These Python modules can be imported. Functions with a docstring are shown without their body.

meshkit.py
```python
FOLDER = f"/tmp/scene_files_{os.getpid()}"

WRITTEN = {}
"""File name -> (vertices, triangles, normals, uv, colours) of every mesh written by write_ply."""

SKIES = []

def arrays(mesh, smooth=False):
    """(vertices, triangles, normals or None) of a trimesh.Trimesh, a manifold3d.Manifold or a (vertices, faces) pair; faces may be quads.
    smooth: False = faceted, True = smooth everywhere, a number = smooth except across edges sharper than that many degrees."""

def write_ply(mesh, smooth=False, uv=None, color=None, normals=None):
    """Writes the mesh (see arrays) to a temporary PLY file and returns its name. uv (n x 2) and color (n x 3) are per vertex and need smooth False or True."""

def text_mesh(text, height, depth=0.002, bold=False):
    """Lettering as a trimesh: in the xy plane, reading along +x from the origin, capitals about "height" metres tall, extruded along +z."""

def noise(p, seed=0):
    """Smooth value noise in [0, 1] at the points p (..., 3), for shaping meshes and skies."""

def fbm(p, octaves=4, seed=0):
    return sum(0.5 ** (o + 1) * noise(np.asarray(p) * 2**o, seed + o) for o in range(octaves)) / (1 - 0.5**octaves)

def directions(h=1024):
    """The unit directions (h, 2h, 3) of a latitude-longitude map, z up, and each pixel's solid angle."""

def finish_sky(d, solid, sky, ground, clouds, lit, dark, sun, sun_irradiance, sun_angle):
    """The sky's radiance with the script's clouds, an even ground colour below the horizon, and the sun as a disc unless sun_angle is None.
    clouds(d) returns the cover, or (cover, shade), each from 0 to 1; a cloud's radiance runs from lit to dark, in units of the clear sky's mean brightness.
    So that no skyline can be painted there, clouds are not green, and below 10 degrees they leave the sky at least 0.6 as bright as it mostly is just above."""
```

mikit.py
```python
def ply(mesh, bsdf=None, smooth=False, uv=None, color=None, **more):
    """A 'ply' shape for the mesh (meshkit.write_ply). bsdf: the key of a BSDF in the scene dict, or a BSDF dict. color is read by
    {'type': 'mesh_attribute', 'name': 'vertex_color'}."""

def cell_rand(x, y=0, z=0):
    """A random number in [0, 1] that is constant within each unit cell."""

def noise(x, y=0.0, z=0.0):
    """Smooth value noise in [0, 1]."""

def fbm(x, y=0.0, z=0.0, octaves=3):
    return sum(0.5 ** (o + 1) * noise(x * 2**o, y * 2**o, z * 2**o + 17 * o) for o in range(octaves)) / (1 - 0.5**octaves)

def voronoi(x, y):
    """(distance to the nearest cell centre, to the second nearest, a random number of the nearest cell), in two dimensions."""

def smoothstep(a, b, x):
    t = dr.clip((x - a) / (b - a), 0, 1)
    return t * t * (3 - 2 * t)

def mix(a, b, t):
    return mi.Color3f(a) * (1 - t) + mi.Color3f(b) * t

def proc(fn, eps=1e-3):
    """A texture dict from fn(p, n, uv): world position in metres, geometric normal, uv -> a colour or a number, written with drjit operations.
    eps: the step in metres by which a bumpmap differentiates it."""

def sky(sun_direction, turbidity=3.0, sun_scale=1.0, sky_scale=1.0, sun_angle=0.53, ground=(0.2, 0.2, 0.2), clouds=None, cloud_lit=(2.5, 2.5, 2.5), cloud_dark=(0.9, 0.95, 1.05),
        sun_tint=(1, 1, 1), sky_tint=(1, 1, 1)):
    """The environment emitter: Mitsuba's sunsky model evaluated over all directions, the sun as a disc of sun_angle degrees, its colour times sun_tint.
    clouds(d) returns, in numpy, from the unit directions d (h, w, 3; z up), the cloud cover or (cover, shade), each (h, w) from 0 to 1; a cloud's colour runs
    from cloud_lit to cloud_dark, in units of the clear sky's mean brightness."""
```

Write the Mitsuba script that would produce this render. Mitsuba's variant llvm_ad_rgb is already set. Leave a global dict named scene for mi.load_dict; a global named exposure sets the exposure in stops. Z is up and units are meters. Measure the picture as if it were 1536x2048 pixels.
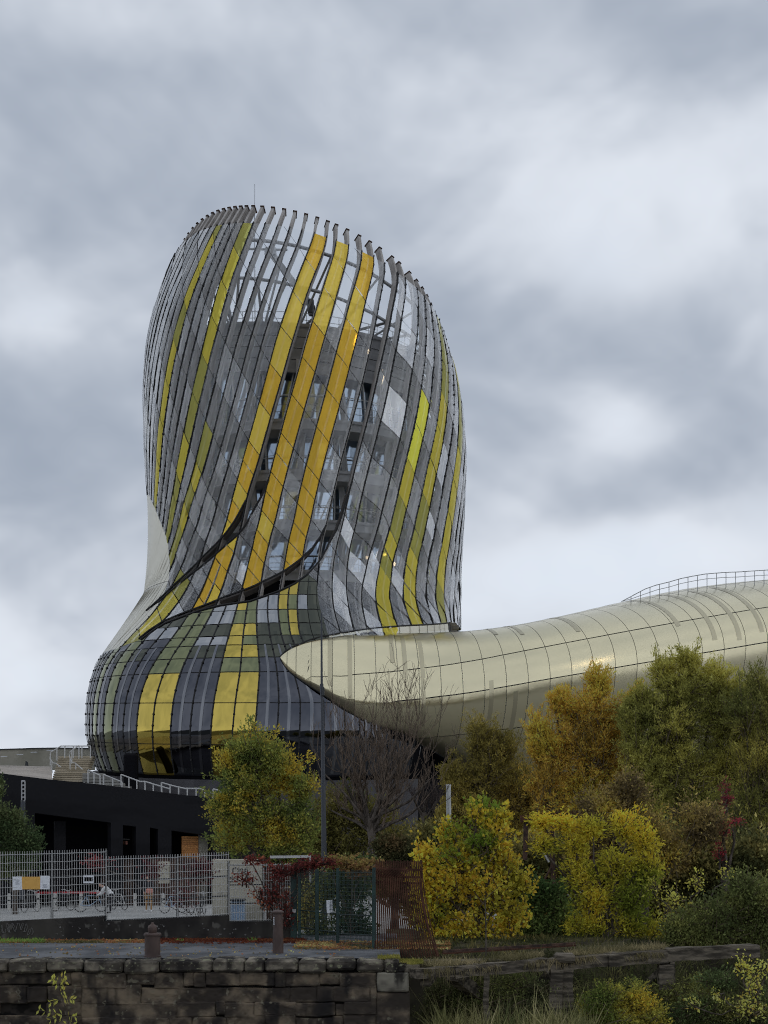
import math, random
import numpy as np
import trimesh
import drjit as dr
import mitsuba as mi
import mikit, meshkit
from shapely.geometry import Polygon, LineString, box as sbox
from shapely.ops import unary_union
from scipy.interpolate import PchipInterpolator, RegularGridInterpolator

# ------------------------------------------------------------------ camera, sky, exposure
F, YH, HC = 2840.0, 1680.0, 2.5          # focal length in photo pixels, horizon row, eye height over the quay
T = mi.ScalarTransform4f
exposure = 2.05
camera = {'type': 'perspective', 'fov': math.degrees(2 * math.atan(768 / F)), 'fov_axis': 'x', 'near_clip': 0.5, 'far_clip': 6000.0,
          'principal_point_offset_y': (1024 - YH) / 2048,
          'to_world': T().look_at(origin=[0, 0, HC], target=[0, 100, HC], up=[0, 0, 1])}


SUN = np.array([0.80, -0.50, 0.50])


def clouds(d):
    az = np.degrees(np.arctan2(d[..., 0], d[..., 1]))
    el = np.degrees(np.arcsin(np.clip(d[..., 2], -1, 1)))
    p = d * np.array([1.0, 1.0, 1.25])
    w = [meshkit.fbm(p * 5 + 17 * k, 3, 5 + k) - 0.5 for k in range(3)]
    q = p + 0.11 * np.stack(w, -1)
    big = meshkit.fbm(q * 4.2 + 3.1, 3, 11)
    mid = meshkit.fbm(q * 10.0 + 9.7, 4, 23)
    fine = meshkit.fbm(q * 30.0 + 1.7, 4, 31)
    haze = meshkit.fbm(q * 70.0 + 4.4, 3, 41)
    s = 0.50 + 0.50 * (big - 0.5) + 0.78 * (mid - 0.5) + 0.32 * (fine - 0.5) + 0.12 * (haze - 0.5)
    toward = np.arccos(np.clip(d @ (SUN / np.linalg.norm(SUN)), -1, 1))
    s = s - 0.16 * np.exp(-(np.degrees(toward) / 38.0) ** 2)             # the veiled sun, off to the right
    s = s - 0.34 * np.exp(-np.maximum(el, 0) / 7.0) + 0.10 * (1 - np.exp(-np.maximum(el - 18, 0) / 22.0))   # paler towards the horizon, heavier overhead, all round

    def lump(a, e, ra, re, h):
        return 1.25 * h * np.exp(-(((az - a + 9.0 * w[0]) / ra) ** 2 + ((el - e + 6.0 * w[1]) / re) ** 2))
    s = s + lump(9, 18.5, 6.5, 2.8, 0.36) + lump(13, 14.5, 6, 2.6, 0.36) + lump(-14, 14.5, 4.5, 3.5, 0.22) + lump(-14, 11, 4, 1.6, 0.2) + lump(13, 30.5, 9, 2.2, 0.30) + lump(-6, 22, 8, 3, 0.12) + lump(8, 12.6, 3.5, 1.2, 0.2)
    s = s - lump(8, 25.0, 6, 3.6, 0.30) - lump(6.5, 10, 6, 2.0, 0.34) - lump(9, 15.8, 2.2, 1.5, 0.42) - lump(-13.5, 18.5, 2.4, 1.6, 0.30) - lump(-14.5, 7.5, 3, 2.4, 0.25) - lump(12, 11, 4, 1.6, 0.2)
    shade = 0.5 + 0.5 * np.tanh((s - 0.45) * 2.3)
    cover = np.clip(0.97 + 0.4 * (mid - 0.42) + 0.3 * (shade - 0.3), 0.82, 1)
    return cover, shade


SKY = mikit.sky(SUN.tolist(), turbidity=3, sun_scale=0.006, sun_angle=5, ground=(0.12, 0.12, 0.11), clouds=clouds,
                cloud_lit=(2.72, 2.86, 3.08), cloud_dark=(1.0, 1.17, 1.45))
scene = {'type': 'scene', 'camera': camera, 'sky': SKY}
labels = {}

# ------------------------------------------------------------------ helpers
rng = np.random.default_rng(7)


def at(x, y, Y):
    """The world point that stands at distance Y and shows at photo pixel (x, y)."""
    return np.array([(x - 768) / F * Y, Y, HC + (YH - y) / F * Y])


def numbered(name):
    if name not in scene and name not in labels:
        return name
    i = 1
    while f'{name}_{i:03d}' in scene or f'{name}_{i:03d}' in labels:
        i += 1
    return f'{name}_{i:03d}'


NUM = {}


def fresh(name):
    i = NUM.get(name, -1) + 1
    NUM[name] = i
    return name if i == 0 else f'{name}_{i:03d}'


def obj(name, mesh, bsdf, parent=None, smooth=False, label=None, kind=None, **kw):
    key = fresh(f'{parent}__{name}' if parent else name)
    scene[key] = mikit.ply(mesh, 'mat_' + bsdf, smooth, **kw)
    if label or kind:
        labels[key] = {k: v for k, v in (('label', label), ('kind', kind)) if v}
    return key


def thing(name, label, cat, group=None, kind=None):
    key = fresh(name)
    labels[key] = {'label': label, 'category': cat}
    if group:
        labels[key]['group'] = group
    if kind:
        labels[key]['kind'] = kind
    return key


def tag(key, label, cat, group=None, kind=None):
    labels[key] = {'label': label, 'category': cat}
    if group:
        labels[key]['group'] = group
    if kind:
        labels[key]['kind'] = kind
    return key


def cat(ms):
    return trimesh.util.concatenate([m if isinstance(m, trimesh.Trimesh) else trimesh.Trimesh(m[0], m[1], process=False) for m in ms])


def bx(c, s, rz=0.0):
    m = trimesh.creation.box(s)
    if rz:
        m.apply_transform(trimesh.transformations.rotation_matrix(rz, [0, 0, 1]))
    m.apply_translation(c)
    return m


def cham(c, s, b=0.02, rz=0.0):
    """A box with chamfered edges: the hull of three crossed boxes."""
    s = np.asarray(s, float)
    b = min(b, 0.4 * s.min())
    pts = []
    for a in range(3):
        t = s / 2 - b
        t[a] = s[a] / 2
        for i in np.ndindex(2, 2, 2):
            pts.append(t * (np.array(i) * 2 - 1))
    m = trimesh.convex.convex_hull(np.array(pts))
    if rz:
        m.apply_transform(trimesh.transformations.rotation_matrix(rz, [0, 0, 1]))
    m.apply_translation(c)
    return m


def tube(path, r, n=6, closed=False):
    """A round tube along a polyline, radius one number or one per point."""
    p = np.asarray(path, float)
    k = len(p)
    r = np.broadcast_to(np.asarray(r, float), (k,))
    t = np.gradient(p, axis=0) if not closed else np.roll(p, -1, 0) - np.roll(p, 1, 0)
    t /= np.linalg.norm(t, axis=1, keepdims=True) + 1e-12
    ref = np.array([0, 0, 1.0]) if abs(t[:, 2]).mean() < 0.8 else np.array([0, 1.0, 0])
    a = np.cross(t, ref)
    a /= np.linalg.norm(a, axis=1, keepdims=True) + 1e-12
    b = np.cross(t, a)
    an = np.arange(n) / n * 2 * np.pi
    v = p[:, None] + r[:, None, None] * (np.cos(an)[None, :, None] * a[:, None] + np.sin(an)[None, :, None] * b[:, None])
    v = v.reshape(-1, 3)
    f = []
    for i in range(k if closed else k - 1):
        j = (i + 1) % k
        for q in range(n):
            w = (q + 1) % n
            f += [[i * n + q, i * n + w, j * n + w], [i * n + q, j * n + w, j * n + q]]
    if not closed:
        v = np.vstack([v, p[0], p[-1]])
        for q in range(n):
            w = (q + 1) % n
            f += [[len(v) - 2, w, q], [len(v) - 1, (k - 1) * n + q, (k - 1) * n + w]]
    return trimesh.Trimesh(v, np.array(f)[:, ::-1], process=False)


def bar(p, q, r, n=6):
    return tube([p, q], r, n)


def beam(p, q, w, h, up=(0, 0, 1)):
    """A square timber from p to q, w wide and h high."""
    p, q, up = np.asarray(p, float), np.asarray(q, float), np.asarray(up, float)
    t = (q - p) / np.linalg.norm(q - p)
    a = np.cross(t, up)
    a /= np.linalg.norm(a)
    b = np.cross(a, t)
    v = [x + sa * a * w / 2 + sb * b * h / 2 for x in (p, q) for sa, sb in ((-1, -1), (1, -1), (1, 1), (-1, 1))]
    f = [[0, 1, 2, 3], [7, 6, 5, 4], [0, 4, 5, 1], [1, 5, 6, 2], [2, 6, 7, 3], [3, 7, 4, 0]]
    f = np.array(f)[:, ::-1]
    return trimesh.Trimesh(np.array(v), np.vstack([f[:, [0, 1, 2]], f[:, [0, 2, 3]]]), process=False)


def lathe(prof, c=(0, 0, 0), n=24):
    m = trimesh.creation.revolve(np.asarray(prof, float), sections=n)
    m.apply_translation(c)
    return m


def grid_mesh(P, flip=False):
    """A quad sheet through an (n, m, 3) array of points."""
    n, m = P.shape[:2]
    i = np.arange(n * m).reshape(n, m)
    f = np.stack([i[:-1, :-1], i[1:, :-1], i[1:, 1:], i[:-1, 1:]], -1).reshape(-1, 4)
    f = np.vstack([f[:, [0, 1, 2]], f[:, [0, 2, 3]]])
    return trimesh.Trimesh(P.reshape(-1, 3), f[:, ::-1] if flip else f, process=False)


def rough(mesh, edge, amp, freq, seed=0):
    """Subdivides a mesh and pushes its vertices along a noise field."""
    v, f = trimesh.remesh.subdivide_to_size(mesh.vertices, mesh.faces, edge, max_iter=12)
    m = trimesh.Trimesh(v, f)
    m.merge_vertices()
    p = np.array(m.vertices)
    d = np.stack([meshkit.fbm(p * freq + 31 * k, 3, seed + k) - 0.5 for k in range(3)], -1)
    m.vertices = p + 2 * amp * d
    return m


# ------------------------------------------------------------------ materials
def mat(name, d):
    scene['mat_' + name] = d
    return name


def rgb(*c):
    return {'type': 'rgb', 'value': list(c)}


def pri(name, base, rough=0.6, metallic=0.0, spec=0.5, twosided=True, bump=None, bscale=0.02, **kw):
    b = {'type': 'principled', 'base_color': base if isinstance(base, dict) else rgb(*base), 'metallic': metallic, 'specular': spec,
         'roughness': rough if isinstance(rough, dict) else float(rough), **kw}
    if bump is not None:
        b = {'type': 'bumpmap', 'arbitrary': bump, 'scale': bscale, 'bsdf': b}
    return mat(name, {'type': 'twosided', 'bsdf': b} if twosided else b)


def two(a, b, f, lo=0.4, hi=0.6, o=3):
    """Two colours mixed by noise of frequency f (one number or three)."""
    fx, fy, fz = (f, f, f) if np.isscalar(f) else f
    return mikit.proc(lambda p, n, uv: mikit.mix(a, b, mikit.smoothstep(lo, hi, mikit.fbm(p.x * fx, p.y * fy, p.z * fz, o))))


VC = {'type': 'mesh_attribute', 'name': 'vertex_color'}
mat('leaf', {'type': 'principledthin', 'base_color': VC, 'roughness': 0.55, 'spec_trans': 0.0, 'diff_trans': 0.95, 'eta': 1.35})
mat('twig', {'type': 'twosided', 'bsdf': {'type': 'diffuse', 'reflectance': VC}})
pri('bark', two((0.055, 0.045, 0.036), (0.12, 0.10, 0.085), (9, 9, 3)), 0.85, spec=0.2)
pri('asphalt', two((0.042, 0.044, 0.048), (0.105, 0.107, 0.113), 1.6, 0.3, 0.7, 5), 0.7, spec=0.4)
pri('soil', two((0.030, 0.026, 0.018), (0.06, 0.055, 0.03), 2.5, 0.3, 0.7, 4), 0.95, spec=0.1)
pri('paving', two((0.23, 0.23, 0.22), (0.30, 0.295, 0.28), 0.5, 0.3, 0.7, 4), 0.8, spec=0.3)
def stone_col(lo, hi, moss, f):
    def fn(p, n, uv):
        a = mikit.fbm(p.x * f, p.y * f, p.z * f * 1.6, 4)
        b = mikit.fbm(p.x * 3.1 + 9, p.y * 3.1, p.z * 1.2, 4)
        c = mikit.mix(lo, hi, mikit.smoothstep(0.36, 0.72, a))
        c = mikit.mix(c, mi.Color3f(0.018, 0.016, 0.016), mikit.smoothstep(0.46, 0.66, b) * 0.9)
        g = mikit.fbm(p.x * 17, p.y * 17 + 5, p.z * 17, 3)
        return mikit.mix(c, mi.Color3f(*moss), mikit.smoothstep(0.62, 0.78, g) * 0.8)
    return mikit.proc(fn)
BUMPF = mikit.proc(lambda p, n, uv: mikit.fbm(p.x * 14, p.y * 14, p.z * 14, 4) + 0.5 * mikit.fbm(p.x * 50, p.y * 50, p.z * 50, 2), 4e-3)
pri('coping', stone_col((0.075, 0.065, 0.053), (0.24, 0.21, 0.165), (0.28, 0.28, 0.18), 4.0), 0.85, spec=0.2, bump=BUMPF, bscale=0.03)
def wall_col(p, n, uv):
    a = mikit.fbm(p.x * 1.1, p.y, p.z * 1.3 + 3, 3)
    b = mikit.fbm(p.x * 4.5 + 9, p.y * 4.5, p.z * 4.5, 4)
    d = mikit.fbm(p.x * 2.6 + 4, p.y * 2, p.z * 0.55, 4)
    c = mikit.mix((0.045, 0.036, 0.029), (0.23, 0.18, 0.125), mikit.smoothstep(0.42, 0.70, 0.5 * a + 0.5 * b))
    c = mikit.mix(c, mi.Color3f(0.012, 0.011, 0.012), mikit.smoothstep(0.50, 0.66, d) * 0.85)
    g = mikit.fbm(p.x * 11, p.y * 11 + 5, p.z * 9, 3)
    return mikit.mix(c, mi.Color3f(0.20, 0.18, 0.13), mikit.smoothstep(0.63, 0.76, g) * mikit.smoothstep(0.38, 0.55, a) * 0.8)
pri('wall_stone', mikit.proc(wall_col), 0.8, spec=0.3, bump=BUMPF, bscale=0.05)
pri('pale_stone', stone_col((0.14, 0.125, 0.10), (0.27, 0.25, 0.2), (0.2, 0.19, 0.14), 2.0), 0.85, spec=0.2, bump=BUMPF, bscale=0.02)
pri('mortar', two((0.012, 0.011, 0.010), (0.035, 0.030, 0.026), 5), 0.95, spec=0.1)
def lowwall_col(p, n, uv):
    a = mikit.fbm(p.x * 2.2, p.y * 2, p.z * 0.7 + 4, 4)
    c = mikit.mix((0.022, 0.020, 0.019), (0.060, 0.055, 0.048), mikit.smoothstep(0.4, 0.75, a))
    g = mikit.fbm(p.x * 6, p.y * 6, p.z * 3, 3)
    c = mikit.mix(c, mi.Color3f(0.10, 0.095, 0.085), mikit.smoothstep(0.66, 0.75, g))
    return c
pri('dark_render', mikit.proc(lowwall_col), 0.85, spec=0.25, bump=BUMPF, bscale=0.01)
pri('chalk', (0.16, 0.155, 0.15), 0.9)
pri('white_metal', (0.50, 0.50, 0.49), 0.4)
pri('wire_white', (0.50, 0.50, 0.49), 0.45)
pri('pale_metal', (0.55, 0.55, 0.54), 0.35, metallic=0.3)
pri('dark_post', (0.030, 0.034, 0.036), 0.5)
pri('green_paint', two((0.008, 0.028, 0.025), (0.013, 0.042, 0.036), 3), 0.5)
pri('rust', two((0.050, 0.022, 0.015), (0.095, 0.042, 0.026), 4, 0.35, 0.65, 4), 0.85, spec=0.2)
pri('rust_dark', two((0.035, 0.022, 0.018), (0.09, 0.05, 0.035), 6, 0.35, 0.65, 4), 0.75, spec=0.3)
pri('bollard_iron', two((0.055, 0.036, 0.031), (0.095, 0.062, 0.052), (5, 5, 2), 0.3, 0.7, 4), 0.55, spec=0.4, bump=BUMPF, bscale=0.004)
pri('timber', two((0.045, 0.039, 0.031), (0.17, 0.145, 0.112), (2.0, 9, 14), 0.3, 0.7, 4), 0.85, spec=0.2, bump=BUMPF, bscale=0.02)
pri('paper', (0.74, 0.76, 0.8), 0.8)
pri('print_grey', (0.35, 0.36, 0.4), 0.8)
pri('orange_sheet', (0.70, 0.40, 0.10), 0.7)
pri('cream_board', two((0.38, 0.355, 0.28), (0.48, 0.45, 0.36), 2), 0.8)
pri('lettering', (0.09, 0.085, 0.075), 0.7)
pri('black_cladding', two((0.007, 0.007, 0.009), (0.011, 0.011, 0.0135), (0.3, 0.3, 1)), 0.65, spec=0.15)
pri('black_inside', (0.006, 0.006, 0.008), 0.8, spec=0.1)
pri('plinth_grey', two((0.05, 0.047, 0.052), (0.065, 0.062, 0.067), 0.8), 0.7)
pri('lamplit_wood', two((0.50, 0.20, 0.05), (0.62, 0.27, 0.07), (0.5, 0.5, 7)), 0.5)  # warm lamplight of the doorway is put into the orange base colour
pri('beige_wall', two((0.27, 0.255, 0.20), (0.33, 0.31, 0.25), 0.3), 0.8)
pri('terrace', two((0.24, 0.21, 0.18), (0.29, 0.255, 0.22), 0.5), 0.85)
pri('stair_stone', two((0.28, 0.235, 0.165), (0.37, 0.315, 0.23), 1.0), 0.8)
pri('stair_grey', two((0.15, 0.145, 0.135), (0.21, 0.205, 0.19), 1.0), 0.8)
pri('pale_stone_post', (0.50, 0.49, 0.46), 0.8)
pri('lamp_grey', (0.055, 0.06, 0.072), 0.45, metallic=0.3)
pri('white_pole', two((0.42, 0.43, 0.42), (0.52, 0.53, 0.52), (6, 6, 1)), 0.6)
pri('red_paint', (0.45, 0.03, 0.04), 0.5)
pri('rubber', (0.015, 0.015, 0.016), 0.7)
pri('blue_paint', (0.25, 0.36, 0.50), 0.4)
pri('skin', (0.50, 0.30, 0.22), 0.6)
pri('hair', (0.02, 0.015, 0.012), 0.7)
pri('white_cloth', (0.70, 0.70, 0.70), 0.9)
pri('dark_cloth', (0.02, 0.02, 0.025), 0.95)
pri('ochre_cloth', (0.34, 0.19, 0.08), 0.95)
pri('rose_cloth', (0.5, 0.22, 0.17), 0.9)
# the tower
pri('dark_glass', (0.098, 0.102, 0.118), 0.045, metallic=1.0)
pri('grey_mirror', (0.36, 0.37, 0.38), 0.05, metallic=1.0)  # upward facing flare panes, sky reflection put into the base colour
pri('moss_mirror', (0.10, 0.105, 0.085), 0.05, metallic=1.0)  # dark greenish reflection in the flare, put into the base colour
pri('yellow_mirror', (0.56, 0.43, 0.10), 0.06, metallic=1.0)
mat('clear_glass', {'type': 'thindielectric', 'int_ior': 1.55, 'specular_transmittance': rgb(0.95, 0.965, 0.97)})
mat('hazy_glass', {'type': 'thindielectric', 'int_ior': 1.9, 'specular_transmittance': rgb(0.93, 0.95, 0.955)})
mat('silver_glass', {'type': 'thindielectric', 'int_ior': 3.6, 'specular_transmittance': rgb(0.92, 0.94, 0.95)})  # extra reflective panes placed to imitate glints of the sky
def yellow_glass(name, tr, base, w=0.72, refl=0.45):
    mat(name, {'type': 'blendbsdf', 'weight': w, 'a': {'type': 'thindielectric', 'int_ior': 1.5, 'specular_transmittance': rgb(*tr)},
               'b': {'type': 'blendbsdf', 'weight': refl, 'a': {'type': 'principledthin', 'base_color': rgb(*base), 'roughness': 0.3, 'spec_trans': 0.0, 'diff_trans': 0.5, 'eta': 1.5},
                     'b': {'type': 'twosided', 'bsdf': {'type': 'principled', 'base_color': rgb(*[min(1, 1.2 * x) for x in base]), 'metallic': 0.8, 'roughness': 0.10}}}})
yellow_glass('gold_glass', (0.94, 0.68, 0.15), (0.92, 0.53, 0.06))
yellow_glass('bright_gold_glass', (0.97, 0.75, 0.2), (1.0, 0.65, 0.10), 0.78)
yellow_glass('lemon_glass', (0.8, 0.74, 0.15), (0.72, 0.60, 0.09), 0.68)
yellow_glass('olive_glass', (0.7, 0.70, 0.22), (0.46, 0.43, 0.11), 0.55, 0.6)
yellow_glass('bright_lemon_glass', (0.95, 0.9, 0.2), (0.95, 0.86, 0.10), 0.85)
pri('skirt_metal', (0.66, 0.63, 0.53), 0.34, metallic=0.85)
pri('gallery_metal', (0.80, 0.72, 0.48), 0.25, metallic=1.0)
pri('joint_black', (0.012, 0.012, 0.013), 0.7)
pri('dull_metal', (0.58, 0.52, 0.35), 0.33, metallic=1.0)
pri('rib_wood', two((0.30, 0.275, 0.255), (0.42, 0.395, 0.37), (1.5, 1.5, 0.4), 0.3, 0.7), 0.7)
mat('reflection_stripe', {'type': 'thindielectric', 'int_ior': 1.45})  # strips that imitate the vertical reflection streak of each bent pane
pri('reflection_streak', (0.19, 0.195, 0.21), 0.06, metallic=1.0)  # lighter tone stands in for the reflection streak on base panes
pri('rib_dark', (0.10, 0.088, 0.080), 0.7)
pri('rib_grey', (0.24, 0.235, 0.23), 0.6)
pri('steel_grey', (0.30, 0.31, 0.32), 0.45, metallic=0.3)
pri('drum_grey', two((0.20, 0.20, 0.21), (0.25, 0.25, 0.26), (0.4, 0.4, 2.0)), 0.6)
pri('slab_grey', (0.36, 0.36, 0.365), 0.7)
pri('inner_glass', (0.36, 0.43, 0.52), 0.06, metallic=1.0)
pri('frame_white', (0.60, 0.61, 0.62), 0.6)

# ------------------------------------------------------------------ the glass tower: one swept surface S(u, v); u counts the ribs round it, v is a height
TD = 115.0
RV=np.array([8.0,8.5,10.5,11.7,13.7,15.3,16.5,17.74,19.74,21.75,23.87,25.88,27.89,29.91,31.92,33.93,35.95,37.97,40.0,42.03,43.67,45.3,46.95,48.6,50.26,51.08,52.74])
RCX=np.array([-6.3,-6.3,-6.3,-6.3,-6.3,-6.3,-6.3,-6.3,-6.3,-6.3,-6.34,-6.22,-6.22,-6.24,-6.26,-6.32,-6.42,-6.56,-6.72,-6.93,-7.04,-7.12,-7.31,-7.53,-7.67,-7.76,-7.93])
RRT=np.array([12.5,12.5,12.5,12.5,12.5,12.5,12.5,12.5,12.5,12.5,12.56,12.56,12.68,12.78,12.88,12.94,12.88,12.78,12.54,12.14,11.71,11.16,10.42,9.56,8.56,8.04,7.0])
RFL=np.array([4.0,4.2,4.85,5.0,4.93,4.62,4.2,3.4,1.8,0.6,0.0,0.0,0.0,0.0,0.0,0.0,0.0,0.0,0.0,0.0,0.0,0.0,0.0,0.0,0.0,0.0,0.0])
RTL=np.array([0.09,0.09,0.09,0.09,0.09,0.07,0.06,0.05,0.03,0.01,0.0,0.0,0.0,0.0,0.0,0.0,0.0,0.0,0.0,0.0,0.0,0.0,0.0,0.0,0.0,0.0,0.0])
AU=[-20, -9, -6, -3, -2, -1, 0, 1, 2, 3, 4, 5, 6, 7, 8, 9, 10, 18, 53]
AV=[8.3, 10.5, 13.5, 15.3, 16.5, 18.0, 20.0, 22.0, 24.0, 27.0, 30.0, 33.0, 36.0, 39.0, 42.0, 45.0, 48.0, 51.0]
AM=np.array([[-142.0,-142.0,-141.5,-139.3,-136.2,-131.8,-126.1,-119.8,-113.4,-110.6,-105.7,-100.9,-96.1,-91.0,-86.0,-81.6,-77.1,-71.5],[-102.0,-102.0,-101.5,-99.3,-96.2,-91.8,-86.1,-79.8,-72.2,-64.8,-58.7,-53.9,-49.1,-44.0,-39.0,-34.6,-30.1,-24.5],[-88.0,-88.0,-87.6,-85.6,-82.7,-78.6,-73.3,-67.4,-60.2,-52.9,-46.8,-41.3,-36.1,-31.3,-27.0,-23.4,-19.0,-13.3],[-68.5,-67.8,-67.0,-65.9,-64.1,-60.7,-55.9,-52.3,-47.5,-40.4,-32.9,-27.4,-22.6,-18.0,-13.0,-8.3,-2.5,3.5],[-61.3,-60.7,-59.8,-58.8,-57.0,-53.6,-48.8,-45.5,-41.3,-34.8,-28.1,-22.8,-18.1,-13.5,-8.4,-3.2,3.0,9.1],[-52.1,-51.4,-50.4,-48.8,-47.0,-43.8,-39.3,-36.8,-33.6,-28.5,-23.1,-18.2,-13.6,-9.1,-3.7,1.8,8.5,14.7],[-41.8,-41.1,-40.1,-38.1,-35.9,-33.3,-31.6,-30.2,-27.4,-23.0,-18.2,-13.5,-9.1,-4.6,1.0,6.8,14.0,20.3],[-30.8,-30.1,-29.2,-27.9,-26.5,-25.0,-23.9,-23.0,-20.6,-17.6,-12.7,-8.3,-3.8,0.9,6.2,12.5,19.3,25.5],[-19.9,-19.3,-18.4,-17.4,-16.9,-16.7,-16.8,-16.2,-14.5,-11.5,-7.6,-3.6,0.8,5.4,11.0,16.9,23.6,29.8],[-9.5,-8.8,-8.0,-7.7,-8.3,-9.6,-11.0,-10.7,-9.0,-5.9,-2.1,1.9,6.3,11.0,16.5,22.4,29.1,35.3],[0.8,1.5,1.8,0.2,-1.4,-3.5,-4.9,-4.1,-2.6,0.0,3.4,7.2,11.4,16.0,21.7,28.3,35.2,41.4],[11.3,12.0,11.7,7.4,3.8,1.3,0.6,1.5,3.0,5.6,9.0,12.8,17.0,21.7,27.3,34.0,40.8,47.0],[17.4,18.1,17.8,13.5,9.9,7.3,6.1,7.0,8.4,11.1,14.4,18.2,22.5,27.1,32.7,39.4,46.3,52.4],[21.7,22.4,22.1,17.8,14.2,11.7,10.8,11.6,13.7,16.4,19.6,23.3,27.4,32.3,38.7,46.5,53.6,59.8],[25.5,26.1,25.8,21.5,18.0,15.5,15.2,16.2,18.3,20.9,24.2,27.9,32.0,36.8,43.3,51.0,58.2,64.3],[28.8,29.4,29.1,24.8,21.3,19.0,19.5,22.4,26.0,29.4,32.9,36.6,40.3,45.1,51.7,58.6,65.5,71.7],[33.2,33.9,33.5,29.3,25.7,23.4,23.9,26.9,30.4,33.8,37.3,41.2,45.4,50.2,56.6,64.4,71.5,77.7],[76.2,76.9,76.5,72.3,68.7,66.4,66.9,69.9,73.4,76.8,80.3,84.2,88.4,93.2,99.6,107.4,114.5,120.7],[218.0,218.0,218.5,220.7,223.8,228.2,233.9,240.2,246.6,249.4,254.3,259.1,263.9,269.0,274.0,278.4,282.9,288.5]])
_cx, _rt, _fl, _tl = [PchipInterpolator(RV, a, extrapolate=True) for a in (RCX, RRT, RFL, RTL)]
_vg = np.linspace(7.5, 53, 400)
_ug = np.linspace(-20, 53, 74 * 8)
_tab = PchipInterpolator(AU, PchipInterpolator(AV, AM, axis=1, extrapolate=True)(np.clip(_vg, 8.3, 51.0)), axis=0)(_ug)
_hi = _vg > 50.0                                                          # straight fins above the last traced ring
_k = int(np.argmax(_hi)) - 1
_tab[:, _hi] = _tab[:, _k:_k + 1] + (_vg[_hi] - _vg[_k])[None] * ((_tab[:, _k] - _tab[:, _k - 24]) / (_vg[_k] - _vg[_k - 24]))[:, None]
_phi = RegularGridInterpolator((_ug, _vg), np.radians(_tab), bounds_error=False, fill_value=None)


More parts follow.
